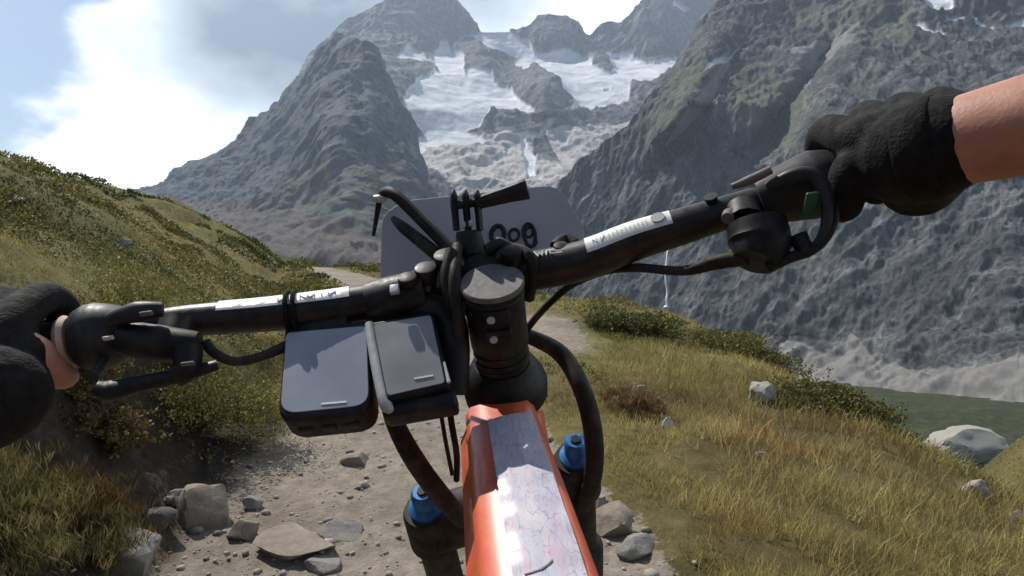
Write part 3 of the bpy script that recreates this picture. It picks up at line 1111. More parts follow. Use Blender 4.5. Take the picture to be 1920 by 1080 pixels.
M['greyink'] = simple('grey print', (0.30, 0.30, 0.30), 0.6, 0.0, 0.2)
M['blue'] = simple('blue anodised alloy', (0.03, 0.15, 0.38), 0.4, 0.3, 0.3, 90)
M['plate'] = simple('grey translucent number board', (0.40, 0.39, 0.405), 0.55, 0.0, 0.08, 12)
M['fork'] = simple('dusty black fork', (0.018, 0.0135, 0.010), 0.6, 0.0, 0.5, 30, spec=0.25, dust=0.5)
M['tyre'] = simple('tyre rubber', (0.03, 0.027, 0.023), 0.9, 0.0, 0.4, 60)
M['hose'] = simple('dusty black hose', (0.014, 0.012, 0.010), 0.65, 0.0, 0.5, 50, spec=0.25, dust=0.5)
M['collar'] = simple('beige grip collar', (0.50, 0.37, 0.27), 0.6, 0.0, 0.15, 80)
M['led'] = simple('green indicator', (0.01, 0.07, 0.04), 0.5)  # colour of the painted green reflection

fr = NT('orange frame paint')
fv = fr.coord()
fr.base(fr.ramp(fr.noise(fv, 26, 6, 0.65), [(0.25, (0.36, 0.055, 0.03)), (0.55, (0.62, 0.12, 0.055)), (0.8, (0.74, 0.20, 0.10))]))
fr.set(Roughness=0.38)
fr.b.inputs['Coat Weight'].default_value = 0.3
M['orange'] = fr.m

gl = NT('display glass')
gv = gl.coord()
gl.base(gl.ramp(gl.noise(gv, 18, 3), [(0.3, (0.20, 0.215, 0.26)), (0.7, (0.30, 0.315, 0.36))]))
gl.set(Roughness=0.22)
gl.b.inputs['Coat Weight'].default_value = 0.8
gl.b.inputs['Coat Roughness'].default_value = 0.12
M['glass'] = gl.m
g2 = NT('grey lcd glass')
g2.base(g2.ramp(g2.noise(g2.coord(), 30, 3), [(0.3, (0.20, 0.20, 0.20)), (0.7, (0.29, 0.29, 0.285))]))
g2.set(Roughness=0.3)
g2.b.inputs['Coat Weight'].default_value = 0.6
g2.b.inputs['Coat Roughness'].default_value = 0.15
M['lcd'] = g2.m


def cam2w(v):
    x, u, b = v                              # right, up, back in the camera's frame
    return Vector((x, -b * CP + u * SP, u * CP + b * SP))


A = cam2w((-0.09, 0.82, 0.565)).normalized()           # steering axis, upwards
BAR = [(-70, 672, .425), (60, 652, .435), (180, 632, .445), (330, 604, .458), (500, 590, .468), (660, 573, .480), (800, 548, .490), (905, 520, .492),
       (1010, 506, .486), (1100, 486, .478), (1190, 452, .470), (1280, 424, .462), (1400, 386, .452), (1530, 345, .440), (1660, 308, .428), (1790, 272, .418)]
barp = [at(*b) for b in BAR]
R = (at(1190, 452, .470) - at(660, 573, .480)).normalized()
R = (R - A * R.dot(A)).normalized()
FW = A.cross(R).normalized()                            # forward along the stem
if FW.y < 0:
    FW = -FW
CAP = at(922, 526, .452)

front_ground = None
bike = empty('mountain_bike', (0.06, 0.9, h1(0.06, 0.9)))
tag(bike, 'orange mountain bike with black riser bar ridden along the stony trail', 'bicycle')

# --- handlebar
radii = [.0111, .0111, .0111, .0118, .0132, .0150, .0159, .0159, .0159, .0159, .0152, .0140, .0120, .0111, .0111, .0111]
bar = MB().tube(barp, radii, 24, 6).build('handlebar', M['carbon'], bike)


def bar_frame(px):
    """centre, axis (to the right), radius of the bar near a photo column"""
    xs = [b[0] for b in BAR]
    P, Q = catmull(barp, radii, 12)
    k = min(range(len(P)), key=lambda i: abs((960 + P[i].x / max(1e-6, ((P[i] - Vector((0, 0, CAMZ))).dot(Vector((0, CP, -SP))))) * F) - px))
    ax = (P[min(k + 1, len(P) - 1)] - P[max(k - 1, 0)]).normalized()
    return P[k], ax, Q[k]


def around(px, ang, lift=0.0):
    """a point on the bar's skin; ang 0 faces the rider, 90 faces up"""
    c, ax, r = bar_frame(px)
    back = Vector((0, -1, 0))
    back = (back - ax * back.dot(ax)).normalized()
    up = ax.cross(back)
    if up.z < 0:
        up = -up
    n = back * math.cos(math.radians(ang)) + up * math.sin(math.radians(ang))
    return c + n * (r + lift), n


def wrap_sticker(x0, x1, a0, a1, name, mat, lift=0.0006, parent=None, label=None):
    nx, na = 30, 10
    vs, fs = [], []
    for L in (lift, -0.0004):
        for i in range(nx + 1):
            for j in range(na + 1):
                vs.append(around(x0 + (x1 - x0) * i / nx, a0 + (a1 - a0) * j / na, L)[0])
    m = (nx + 1) * (na + 1)
    for i in range(nx):
        for j in range(na):
            q = i * (na + 1) + j
            fs.append((q, q + 1, q + na + 2, q + na + 1))
    ring = [j for j in range(na + 1)] + [i * (na + 1) + na for i in range(1, nx + 1)] + [nx * (na + 1) + j for j in range(na - 1, -1, -1)] + [i * (na + 1) for i in range(nx - 1, 0, -1)]
    for a, b in zip(ring, ring[1:] + ring[:1]):
        fs.append((a, b, b + m, a + m))
    for f in list(fs[:nx * na]):
        fs.append(tuple(q + m for q in reversed(f)))
    o = MB().add(vs, fs).build(name, mat, parent)
    if label:
        o['label'] = label
    return o


s1 = wrap_sticker(408, 656, 34, 100, 'bar_sticker', M['white'], parent=bar, label='long white sticker with faint grey print')
s2 = wrap_sticker(1105, 1266, 22, 84, 'bar_sticker', M['white'], parent=bar, label='white sticker with a dark round mark')


def stroke(pts, r, name, mat, parent):
    return MB().tube(pts, r, 6, 2).build(name, mat, parent)


def bar_strokes(polys, r, name, mat, parent, lift=0.0010):
    mb = MB()
    for poly in polys:
        mb.tube([around(x, a, lift)[0] for x, a in poly], r, 5, 2)
    return mb.build(name, mat, parent)


rp = np.random.default_rng(5)
pr = []
x = 520
while x < 640:                               # unreadable grey lettering
    if not 536 < x < 566:
        a = 50
        for _ in range(2):
            pr.append([(x + rp.uniform(-2, 2), a - 6), (x + rp.uniform(-2, 3), a + 10)])
            x += 2.6
        pr.append([(x - 4, a + rp.uniform(-5, 8)), (x + 1, a + rp.uniform(-5, 8))])
    x += 4.5
bar_strokes(pr, 0.00024, 'print', M['greyink'], bar)
pr = []
for k in range(22):
    x = 1122 + k * 4.6
    pr.append([(x, 40 + rp.uniform(-3, 3)), (x + rp.uniform(-1, 3), 54 + rp.uniform(-4, 4))])
bar_strokes(pr, 0.00022, 'print', M['greyink'], bar)
c_, n_ = around(1244, 54, 0.0008)
MB().cyl(c_ - n_ * 0.0006, c_ + n_ * 0.0006, 0.0052, 20).build('round_mark', M['greyink'], bar)
# white lettering at the clamp
bar_strokes([[(1013, 60), (1016, 42), (1021, 58), (1025, 42), (1029, 60)], [(1034, 58), (1034, 42)], [(1031, 58), (1039, 60)], [(1049, 56), (1043, 58), (1041, 50), (1044, 44), (1066, 40)], [(1010, 62), (1006, 54)]],
            0.0007, 'lettering', M['white'], bar)
bar_strokes([[(984, 46), (990, 56), (996, 48), (991, 34), (985, 38), (984, 46)], [(988, 48), (993, 44)], [(985, 26), (985, 18)], [(990, 26), (990, 17)]], 0.0004, 'lettering', M['cap'], bar)

# --- stem, spacers, head tube
bc, bax, br = bar_frame(905)
stem_top = CAP - A * 0.004
stem_low = CAP - A * 0.060
stem = MB().cyl(stem_low, stem_top, 0.0230, 36, 0.003).build('stem', M['black'], bike)
MB().tube([stem_low.lerp(stem_top, 0.6) + FW * 0.006, bc - FW * 0.012], [0.0200, 0.0185], 20, flat=1.0).build('stem_body', M['black'], stem)
clamp = MB().cyl(bc - bax * 0.026, bc + bax * 0.026, 0.0222, 32, 0.003).build('bar_clamp', M['black'], stem)
for s in (-1, 1):
    for u in (-1, 1):
        q = bc + bax * 0.017 * s + A * 0.020 * u
        MB().cyl(q - FW * 0.014, q + FW * 0.016, 0.0052, 14, 0.001).build('bolt', M['grey'], clamp)
back = -FW
for k, s in enumerate((0.012, 0.030)):
    q = stem_top - A * s + back * 0.0215
    MB().box(q, R, FW, A, 0.020, 0.010, 0.011, 0.002).build('clamp_lug', M['black'], stem)
    MB().cyl(q + back * 0.004 - R * 0.004, q + back * 0.0065 - R * 0.004, 0.0030, 12).build('bolt', M['silver'], stem)
cap = MB().tube([CAP - A * 0.005, CAP - A * 0.004, CAP - A * 0.001, CAP, CAP], [0.0222, 0.0242, 0.0242, 0.0232, 0.0208], 44).build('top_cap', M['cap'], stem)
MB().tube([CAP - A * 0.0110, CAP - A * 0.0105, CAP - A * 0.0080, CAP - A * 0.0075], [0.0225, 0.0236, 0.0236, 0.0225], 40).build('cap_ring', M['grey'], stem)
sp = stem_low
for k, (hh, rr_) in enumerate(((0.008, 0.0222), (0.006, 0.0226), (0.006, 0.0222))):
    MB().cyl(sp - A * (hh - 0.0005), sp, rr_, 32, 0.001).build('spacer', M['black'], bike)
    sp = sp - A * hh
MB().tube([sp, sp - A * 0.004, sp - A * 0.016, sp - A * 0.022, sp - A * 0.034], [0.0225, 0.027, 0.0335, 0.0355, 0.0350], 36).build('headset_cover', M['black'], bike)
ht_top = sp - A * 0.030
ht_low = CAP - A * 0.190
head = MB().tube([ht_top, ht_top - A * 0.01, (ht_top + ht_low) / 2, ht_low + A * 0.01, ht_low], [0.0295, 0.0285, 0.026, 0.029, 0.030], 30).build('head_tube', M['orange'], bike)

# --- frame tubes
T0 = at(934, 752, .485)
T1 = at(1008, 1080, .315)
tdir = (T1 - T0).normalized()
T2 = T0 + tdir * 0.62
tup = (A - tdir * A.dot(tdir)).normalized()
tr_ = tdir.cross(tup).normalized()
if tr_.dot(R) < 0:
    tr_ = -tr_


def tube_section(p, w, h):
    """flat-topped tube section with bevelled shoulders and a crease on the left side"""
    prof = [(-0.40, 0.50), (-0.15, 0.53), (0.15, 0.53), (0.40, 0.50), (0.49, 0.38), (0.50, 0.10), (0.46, -0.28), (0.30, -0.48), (0, -0.52), (-0.30, -0.48), (-0.50, -0.26), (-0.62, 0.00), (-0.50, 0.20), (-0.49, 0.38)]
    return [p + tr_ * a * w + tup * b * h for a, b in prof]


secs, nn_ = [], 26
for k in range(nn_ + 1):
    t = k / nn_
    w = 0.056 + 0.010 * math.sin(min(1, t * 2) * math.pi / 2)
    secs.append(tube_section(T0.lerp(T2, t) - tup * 0.030 + tup * 0.006 * math.sin(t * 3), w * (1 if t < 0.6 else 1 - 0.35 * (t - 0.6)), 0.058 - 0.018 * t))
vs = [p for s in secs for p in s]
ns = 14
fs = [(k * ns + j, k * ns + (j + 1) % ns, (k + 1) * ns + (j + 1) % ns, (k + 1) * ns + j) for k in range(nn_) for j in range(ns)]
fs += [tuple(range(ns)), tuple(nn_ * ns + j for j in range(ns))]
top_tube = MB().add(vs, fs).build('top_tube', M['orange'], bike, angle=50)
BB = Vector((0.10, 0.16, 0.34))
MB().tube([ht_low + A * 0.045, ht_low.lerp(BB, 0.5), BB], [0.030, 0.033, 0.030], 20, 4).build('down_tube', M['orange'], bike)
seat_top = T2 + tup * 0.01
MB().tube([BB, seat_top + (seat_top - BB).normalized() * 0.05], [0.021, 0.018], 18).build('seat_tube', M['orange'], bike)
RA = Vector((0.115, -0.30, 0.355))
for s in (-1, 1):
    o_ = Vector((0.072 * s, 0, 0))
    MB().tube([BB + o_ * 0.5, BB.lerp(RA, 0.4) + o_ * 0.8, RA + o_], [0.013, 0.011, 0.010], 12, 4).build('chainstay', M['orange'], bike)
    MB().tube([seat_top + o_ * 0.2, seat_top.lerp(RA, 0.5) + o_ * 0.7, RA + o_], [0.010, 0.009, 0.009], 12, 4).build('seatstay', M['orange'], bike)
    cr = BB + Vector((0.075 * s, 0, 0))
    MB().tube([cr, cr + Vector((0.01 * s, 0.16 * s, 0.02 * s))], [0.012, 0.010], 10).build('crank', M['black'], bike)
    pd = cr + Vector((0.06 * s, 0.16 * s, 0.02 * s))
    MB().box(pd, Vector((1, 0, 0)), Vector((0, 1, 0)), Vector((0, 0, 1)), 0.10, 0.10, 0.016, 0.004).build('pedal', M['black'], bike)
sd = seat_top + Vector((0, -0.08, 0.06))
MB().ball(sd, 0.065, 0.13, 0.022).build('saddle', M['rubber'], bike)


def wheel(c, ax, name):
    ref = Vector((0, 0, 1))
    u = (ref - ax * ref.dot(ax)).normalized()
    w = ax.cross(u)
    mb = MB()
    vs, fs = [], []
    n1, n2 = 72, 14
    for i in range(n1):
        t = 2 * math.pi * i / n1
        d = u * math.cos(t) + w * math.sin(t)
        for j in range(n2):
            s = 2 * math.pi * j / n2
            kn = 0.0025 if (i + j) % 2 and math.cos(s) > 0.1 else 0
            vs.append(c + d * (0.338 + (0.029 + kn) * math.cos(s)) + ax * (0.029 + kn) * math.sin(s))
    for i in range(n1):
        for j in range(n2):
            fs.append((i * n2 + j, i * n2 + (j + 1) % n2, ((i + 1) % n1) * n2 + (j + 1) % n2, ((i + 1) % n1) * n2 + j))
    hub = MB().cyl(c - ax * 0.05, c + ax * 0.05, 0.02, 16).build(name, M['black'], bike)
    mb.add(vs, fs).build('tyre', M['tyre'], hub, smooth=False)
    rim = MB()
    rim.tube([c + (u * math.cos(2 * math.pi * i / 48) + w * math.sin(2 * math.pi * i / 48)) * 0.304 for i in range(49)], 0.012, 8)
    rim.build('rim', M['black'], hub)
    for i in range(28):
        t = 2 * math.pi * i / 28
        e = c + (u * math.cos(t) + w * math.sin(t)) * 0.30
        MB().tube([c + ax * 0.035 * (1 if i % 2 else -1), e], 0.001, 5).build('spoke', M['silver'], hub)


# --- fork
KL, KR = at(796, 938, .575), at(1080, 842, .605)
crown_c = (KL + KR) / 2
fork = MB().tube([KL - A * 0.040, crown_c - A * 0.050 + FW * 0.004, KR - A * 0.040], [0.027, 0.030, 0.027], 18, 4).build('fork', M['fork'], bike)
leg_len = (min(KL.z, KR.z) + crown_c.z) / 2 - 0.37 - h1(crown_c.x, 0.9)
leg_len = leg_len / A.z
for kp, other in ((KL, KR), (KR, KL)):
    leg = MB().tube([kp - A * 0.012, kp - A * 0.016, kp - A * 0.06, kp - A * 0.065, kp - A * 0.16, kp - A * 0.165, kp - A * leg_len], [0.0215, 0.0235, 0.0245, 0.0185, 0.0185, 0.026, 0.022], 24)
    leg.build('fork_leg', M['fork'], bike)
    knob = MB().tube([kp - A * 0.014, kp - A * 0.008, kp - A * 0.004, kp + A * 0.010, kp + A * 0.013], [0.0170, 0.0170, 0.0120, 0.0115, 0.009], 24).build('fork_knob', M['blue'], fork)
    MB().cyl(kp + A * 0.0125, kp + A * 0.015, 0.0050, 6).build('knob_insert', M['black'], fork)
axle = crown_c - A * leg_len + FW * 0.045
MB().cyl(axle - R * 0.07, axle + R * 0.07, 0.009, 12).build('axle', M['black'], bike)
wheel(axle, R, 'front_wheel')
wheel(RA, Vector((0.985, 0, 0.17)).normalized(), 'rear_wheel')

# --- grips, levers, shifters
def px_tube(pts, rad, name, mat, parent, seg=14, smooth=5, flat=1.0):
    return MB().tube([at(*p) for p in pts], rad, seg, smooth, flat=flat).build(name, mat, parent)


def segp(a, b, n=8):
    return [bar_frame(a + (b - a) * k / (n - 1))[0] for k in range(n)]


for a, b in ((-66, 118), (1592, 1786)):
    g = MB().tube(segp(a, b, 14), [0.0160 + (0.0012 if k % 2 else 0) for k in range(14)], 24, 2).build('grip', M['rubber'], bike)
for x in (1578, 128):
    MB().tube(segp(x - 8, x + 8, 4), [0.0175, 0.0195, 0.0195, 0.0175], 24, 2).build('grip_collar', M['collar'], bike)
# left control group
lev = MB().tube(segp(150, 258, 6), [0.0205, 0.0245, 0.0250, 0.0225, 0.0185, 0.0150], 28, 3).build('brake_lever', M['grey'], bike)
px_tube([(206, 600, .425), (258, 585, .425), (306, 580, .430)], [.005, .0075, .005], 'shifter_cover', M['grey'], lev)
px_tube([(235, 632, .435), (300, 644, .432), (372, 648, .435)], [.012, .0135, .010], 'master_cylinder', M['black'], lev)
px_tube([(322, 640, .440), (334, 610, .452)], [.012, .014], 'lever_clamp', M['black'], lev)
px_tube([(352, 650, .425), (350, 690, .420), (330, 705, .418)], [.010, .009, .008], 'lever_pivot', M['black'], lev)
px_tube([(408, 684, .430), (340, 704, .420), (262, 720, .410), (206, 732, .402), (178, 724, .398)], [.005, .007, .0075, .0095, .005], 'lever_blade', M['black'], lev, flat=0.75)
px_tube([(174, 706, .41), (186, 690, .42), (196, 672, .43)], [.004, .0035, .003], 'lever_return', M['grey'], lev)
for q in ((352, 648, .4225), (352, 682, .4085)):
    c = at(*q)
    MB().box(c, R, A, FW, 0.009, 0.003, 0.002, 0.0008).build('reservoir_plate', M['cap'], lev)
c = at(203, 634, .4160)
MB().box(c, R, A, FW, 0.0075, 0.003, 0.002, 0.0008).build('decal', M['silver'], lev)
c = at(274, 588, .4185)
MB().box(c, R, A, FW, 0.009, 0.0035, 0.002, 0.0008).build('decal', M['cap'], lev)
px_tube([(384, 640, .44), (402, 662, .44), (440, 678, .44), (490, 668, .445), (545, 645, .46), (600, 616, .49), (700, 585, .53)], [.0035] * 4 + [.0045] * 3, 'brake_hose', M['hose'], lev, 10)
# right control group
lev = MB().tube(segp(1422, 1560, 6), [0.0170, 0.0200, 0.0215, 0.0240, 0.0250, 0.0215], 28, 3).build('brake_lever', M['grey'], bike)
px_tube([(1372, 350, .43), (1405, 338, .425), (1446, 318, .42)], [.002, .0035, .003], 'shifter_paddle', M['cap'], lev)
px_tube([(1440, 350, .425), (1482, 328, .415), (1520, 326, .410), (1544, 352, .405), (1552, 400, .402), (1544, 440, .402), (1522, 468, .405)], [.004, .005, .006, .006, .0052, .0045, .003], 'shifter_housing', M['grey'], lev, flat=0.8)
px_tube([(1418, 420, .425), (1424, 458, .42), (1414, 492, .415)], [.020, .021, .014], 'master_cylinder', M['black'], lev, 18)
px_tube([(1392, 392, .445), (1398, 420, .432)], [.012, .014], 'lever_clamp', M['black'], lev)
px_tube([(1368, 402, .435), (1364, 410, .430)], [.005, .0045], 'clamp_bolt', M['cap'], lev)
px_tube([(1436, 500, .415), (1478, 484, .41), (1520, 470, .405), (1548, 448, .402), (1566, 414, .400), (1568, 384, .400)], [.008, .0055, .005, .004, .003, .002], 'lever_blade', M['black'], lev, flat=0.7)
px_tube([(1496, 440, .41), (1506, 462, .408), (1512, 478, .405)], [.006, .006, .005], 'shifter_lever', M['black'], lev)
c = at(1519, 384, .4035)
MB().box(c, R, A, FW, 0.008, 0.018, 0.003, 0.001).build('indicator', M['led'], lev)  # coloured plate standing in for a green reflection on the shifter
px_tube([(1400, 482, .42), (1340, 492, .43), (1280, 508, .44), (1190, 502, .47), (1120, 512, .51), (1050, 550, .55), (980, 630, .575), (940, 740, .585)], [.006, .0055, .0035, .0035, .0035, .0035, .0035, .0035], 'brake_hose', M['hose'], lev, 10)
px_tube([(1332, 368, .448), (1336, 384, .452), (1340, 404, .457)], [.005, .004, .005], 'cable_adjuster', M['black'], lev)

# --- thick cable loops down to the fork, thin cable beside the frame
px_tube([(716, 700, .52), (736, 780, .50), (770, 850, .50), (815, 915, .53), (868, 975, .57)], [.006, .0075, .0085, .0092, .0085], 'cable_loop', M['hose'], bike, 12, 6)
px_tube([(930, 610, .56), (990, 630, .58), (1052, 664, .58), (1092, 732, .56), (1112, 812, .56), (1112, 890, .58), (1092, 950, .61)], [.006, .007, .0085, .0085, .009, .009, .008], 'cable_loop', M['hose'], bike, 12, 6)
px_tube([(838, 720, .52), (846, 790, .52), (856, 850, .53), (856, 900, .55)], [.0028] * 4, 'cable', M['hose'], bike, 8, 5)
px_tube([(826, 770, .54), (836, 830, .55), (848, 890, .56)], [.002] * 3, 'cable', M['hose'], bike, 8, 5)
# brake hoses looping in front of the bar
px_tube([(700, 442, .56), (706, 408, .555), (712, 376, .55), (722, 362, .545), (742, 366, .535), (790, 412, .522), (840, 464, .508), (868, 500, .50)], [.0016, .0022, .003, .0050, .0054, .0054, .0054, .0050], 'brake_hose', M['hose'], bike, 10, 6)
px_tube([(738, 410, .540), (756, 426, .530), (786, 450, .520), (820, 478, .510), (850, 506, .50)], [.003, .0052, .0056, .0058, .0058], 'gear_cable', M['hose'], bike, 10, 6)
px_tube([(702, 372, .548), (716, 372, .546), (728, 362, .544)], [.003, .0042, .003], 'hose_clip', M['silver'], bike, 10, 3)
for k, (x, y) in enumerate(((790, 528), (806, 520), (826, 512))):
    px_tube([(x - 4, y + 26, .470), (x - 2, y + 4, .468), (x + 8, y - 18, .474)], [.0022, .0024, .002], 'cable_tie', M['cap'] if k else M['black'], bike, 8, 4)

for pts in ([(846, 470, .47), (838, 510, .46), (842, 560, .455), (848, 610, .46)], [(858, 462, .48), (852, 520, .455), (858, 600, .45), (862, 690, .465)],
            [(960, 466, .48), (985, 474, .475), (1000, 500, .47), (992, 560, .49)], [(912, 470, .475), (936, 458, .478), (960, 470, .48)], [(1040, 462, .49), (1060, 448, .50), (1078, 458, .495)]):
    px_tube(pts, [.0045, .0050, .0050, .0045][:len(pts)], 'cable', M['hose'], bike, 10, 5)
for x, y, d, r_k in ((766, 530, .462, .0075), (800, 512, .468, .009), (838, 488, .472, .010), (958, 480, .470, .0085), (1052, 470, .480, .006)):
    q = at(x, y, d)
    MB().cyl(q - A * 0.007, q + A * 0.006, r_k, 16, 0.0015).build('clamp_knob', M['black'], bike)

# ================================================================== THINGS CARRIED ON THE BIKE
def unit_frame(tl, tr, bl):
    X = (tr - tl).normalized()
    Y = (tl - bl)
    Y = (Y - X * Y.dot(X)).normalized()
    Z = X.cross(Y)
    if Z.dot(Vector((0, 0, CAMZ)) - tl) < 0:
        Z = -Z
    return X, Y, Z


def round_quad(q, r, n=6):
    """outline of a quad with rounded corners"""
    out = []
    m = len(q)
    for k in range(m):
        p, a, b = q[k], q[k - 1], q[(k + 1) % m]
        rr2 = r[k] if hasattr(r, '__len__') else r
        pa = p + (a - p).normalized() * rr2
        pb = p + (b - p).normalized() * rr2
        for j in range(n + 1):
            t = j / n
            out.append(pa * (1 - t) ** 2 + p * 2 * t * (1 - t) + pb * t * t)
    return out


# left bike computer
tl, tr2, bl, br_ = at(534, 612, .462), at(694, 598, .462), at(517, 792, .405), at(697, 772, .405)
X_, Y_, Z_ = unit_frame(tl, tr2, bl)


def flat(p, o, X, Y):
    d = p - o
    return o + X * d.dot(X) + Y * d.dot(Y)


comp = empty('bike_computer', tl - Z_ * 0.02)
tag(comp, 'black bike computer with large blue grey screen strapped under the bar sticker', 'bike computer')
outl = [flat(p, tl, X_, Y_) for p in (tl, tr2, br_, bl)]
MB().slab(round_quad(outl, [0.006, 0.006, 0.016, 0.016]), Z_, 0.026, 0.004).build('body', M['black'], comp)
ins = []
cen = sum(outl, Vector()) / 4
q2 = [cen + (p - cen) * 0.93 for p in outl]
q2[0] = q2[0] - Y_ * 0.004
q2[1] = q2[1] - Y_ * 0.004
q2[2] = q2[2] + Y_ * 0.003
q2[3] = q2[3] + Y_ * 0.003
scr = MB().slab([p + Z_ * 0.0008 for p in round_quad(q2, [0.004, 0.004, 0.012, 0.012])], Z_, 0.0016, 0.0003, 1).build('screen', M['glass'], comp)
lg = q2[3].lerp(q2[2], 0.60) + Y_ * 0.004 + Z_ * 0.0011
MB().box(lg, X_, Y_, Z_, 0.017, 0.0013, 0.0006).build('name_print', M['white'], scr)  # white bar standing in for the highlight low on the screen
for s in (-1, 1):
    c, ax, r = bar_frame(552 + s * 9)
    pts = []
    for j in range(25):
        t = 2 * math.pi * j / 24
        b_ = (Vector((0, -1, 0)) - ax * ax.dot(Vector((0, -1, 0)))).normalized()
        u_ = ax.cross(b_)
        pts.append(c + (b_ * math.cos(t) + u_ * math.sin(t)) * (r + 0.0022))
    MB().tube(pts, 0.0019, 8).build('rubber_band', M['rubber'], comp)
for k in range(3):
    q = outl[3].lerp(outl[2], 0.25 + 0.25 * k) - Y_ * 0.0002 - Z_ * 0.013
    MB().box(q, X_, Z_, Y_, 0.010, 0.005, 0.003, 0.0012).build('button', M['grey'], comp)
mk = bar_frame(600)[0]
MB().box((mk + tl.lerp(tr2, 0.5) - Z_ * 0.012) / 2, X_, Y_, Z_, 0.040, 0.026, 0.014, 0.003).build('mount', M['black'], comp)

# right gps unit
tl, tr2, bl, br_ = at(694, 604, .450), at(812, 584, .452), at(722, 752, .408), at(842, 722, .410)
X_, Y_, Z_ = unit_frame(tl, tr2, bl)
gps = empty('gps_unit', tl - Z_ * 0.02)
tag(gps, 'squarish gps unit with grey screen and silver left edge beside the stem', 'gps unit')
outl = [flat(p, tl, X_, Y_) for p in (tl, tr2, br_, bl)]
MB().slab(round_quad(outl, 0.004), Z_, 0.022, 0.002).build('body', M['black'], gps)
cen = sum(outl, Vector()) / 4
scr = MB().slab([cen + (p - cen) * 0.90 + Z_ * 0.0008 for p in round_quad(outl, 0.003)], Z_, 0.0016, 0.0003, 1).build('screen', M['lcd'], gps)
a, b = outl[0], outl[3]
MB().tube([a - X_ * 0.001 - Z_ * 0.002, a.lerp(b, 0.5) - X_ * 0.0015 - Z_ * 0.003, b - X_ * 0.0005 - Z_ * 0.004, b + X_ * 0.003 - Y_ * 0.003 - Z_ * 0.006], [0.0035, 0.0042, 0.0045, 0.003], 10, 4).build('edge_trim', M['silver'], gps)
a, b = outl[1], outl[2]
MB().tube([a.lerp(b, 0.7) + Z_ * 0.0002, b + Y_ * 0.003 + Z_ * 0.0002], [0.0008, 0.0014], 8).build('side_trim', M['silver'], gps)
lg = outl[3].lerp(outl[2], 0.62) + Y_ * 0.011 + Z_ * 0.0011
MB().box(lg, X_, Y_, Z_, 0.013, 0.0012, 0.0006).build('name_print', M['white'], scr)
MB().box((outl[2] + outl[3]) / 2 - Y_ * 0.004 - Z_ * 0.014, X_, Y_, Z_, 0.050, 0.012, 0.018, 0.003).build('cradle', M['black'], gps)
px_tube([(760, 590, .475), (800, 580, .472), (840, 600, .468), (852, 660, .460), (850, 740, .455)], [.010, .013, .013, .012, .010], 'mount_arm', M['black'], gps, 14)
c = at(740, 543, .455)
MB().box(c, X_, Y_, Z_, 0.007, 0.008, 0.004, 0.001).build('screw_plate', M['silver'], gps)
px_tube([(700, 572, .478), (740, 562, .476), (800, 548, .476)], [.0185, .0190, .0185], 'mount_ring', M['black'], gps, 22)

# action camera mount with thumb screw
c, ax, r = bar_frame(892)
mnt = empty('camera_mount', c)
tag(mnt, 'black action camera mount with three prongs and long thumb screw on the stem', 'camera mount')
up = (at(880, 380, .49) - at(884, 470, .49)).normalized()
px_tube([(884, 478, .492), (880, 450, .492), (878, 434, .492)], [.013, .011, .010], 'base', M['black'], mnt, 18)
for k, x in enumerate((853, 875, 897)):
    p0, p1 = at(x + 3, 432, .490), at(x - 2, 374, .490)
    MB().tube([p0, p0.lerp(p1, 0.5), p1 - up * 0.003, p1 + up * 0.003, p1 + up * 0.0075], [0.0062, 0.0066, 0.0072, 0.0066, 0.003], 14, 3, flat=0.45, upv=ax).build('prong', M['black'], mnt)
MB().box(at(877, 420, .486), ax, up, ax.cross(up), 0.009, 0.005, 0.003, 0.0008).build('hinge_pin', M['silver'], mnt)
p0, p1, p2 = at(846, 386, .488), at(905, 378, .487), at(988, 354, .482)
MB().tube([p0, p1], 0.0035, 12).build('screw', M['black'], mnt)
MB().tube([p1 - (p2 - p1) * 0.12, p1 + (p2 - p1) * 0.10, p1.lerp(p2, 0.55), p2 - (p2 - p1) * 0.03, p2], [0.0050, 0.0056, 0.0066, 0.0084, 0.0078], 8, 2).build('thumb_handle', M['black'], mnt)

# race number board in front of the bar, seen from behind
bd = [(716, 402), (760, 376), (860, 366), (1046, 346), (1098, 430), (1086, 492), (990, 540), (880, 560), (712, 566)]
bp = [at(x, y, .575 - 0.02 * (y - 350) / 200) for x, y in bd]
o0 = bp[0]
Xb = (bp[3] - bp[0]).normalized()
Yb = (bp[0] - bp[8])
Yb = (Yb - Xb * Yb.dot(Xb)).normalized()
Zb = Xb.cross(Yb)
if Zb.y > 0:
    Zb = -Zb
bp = [flat(p, o0, Xb, Yb) for p in bp]
board = MB().slab(round_quad(bp, [0.012, 0.008, 0.004, 0.014, 0.01, 0.01, 0.004, 0.004, 0.01], 4), Zb, 0.0016, 0.0003, 1).build('number_board', M['plate'])
board.location = (0, 0, 0)
tag(board, 'grey plastic race number board with marker loops behind the camera mount', 'number board')


def on_board(px, py, lift=0.0012):
    d = at(px, py, 1.0) - Vector((0, 0, CAMZ))
    t = (o0 - Vector((0, 0, CAMZ))).dot(Zb) / d.dot(Zb)
    return Vector((0, 0, CAMZ)) + d * t + Zb * lift


def loop(cx, cy, rx, ry, tilt=0.0, n=14, turns=1.0, wob=0.0):
    out = []
    for j in range(int(n * turns) + 1):
        t = 2 * math.pi * j / n + 0.6
        k = 1 + wob * math.sin(t * 1.7)
        x, y = rx * k * math.cos(t), ry * k * math.sin(t)
        out.append((cx + x * math.cos(tilt) - y * math.sin(tilt), cy + x * math.sin(tilt) + y * math.cos(tilt)))
    return out


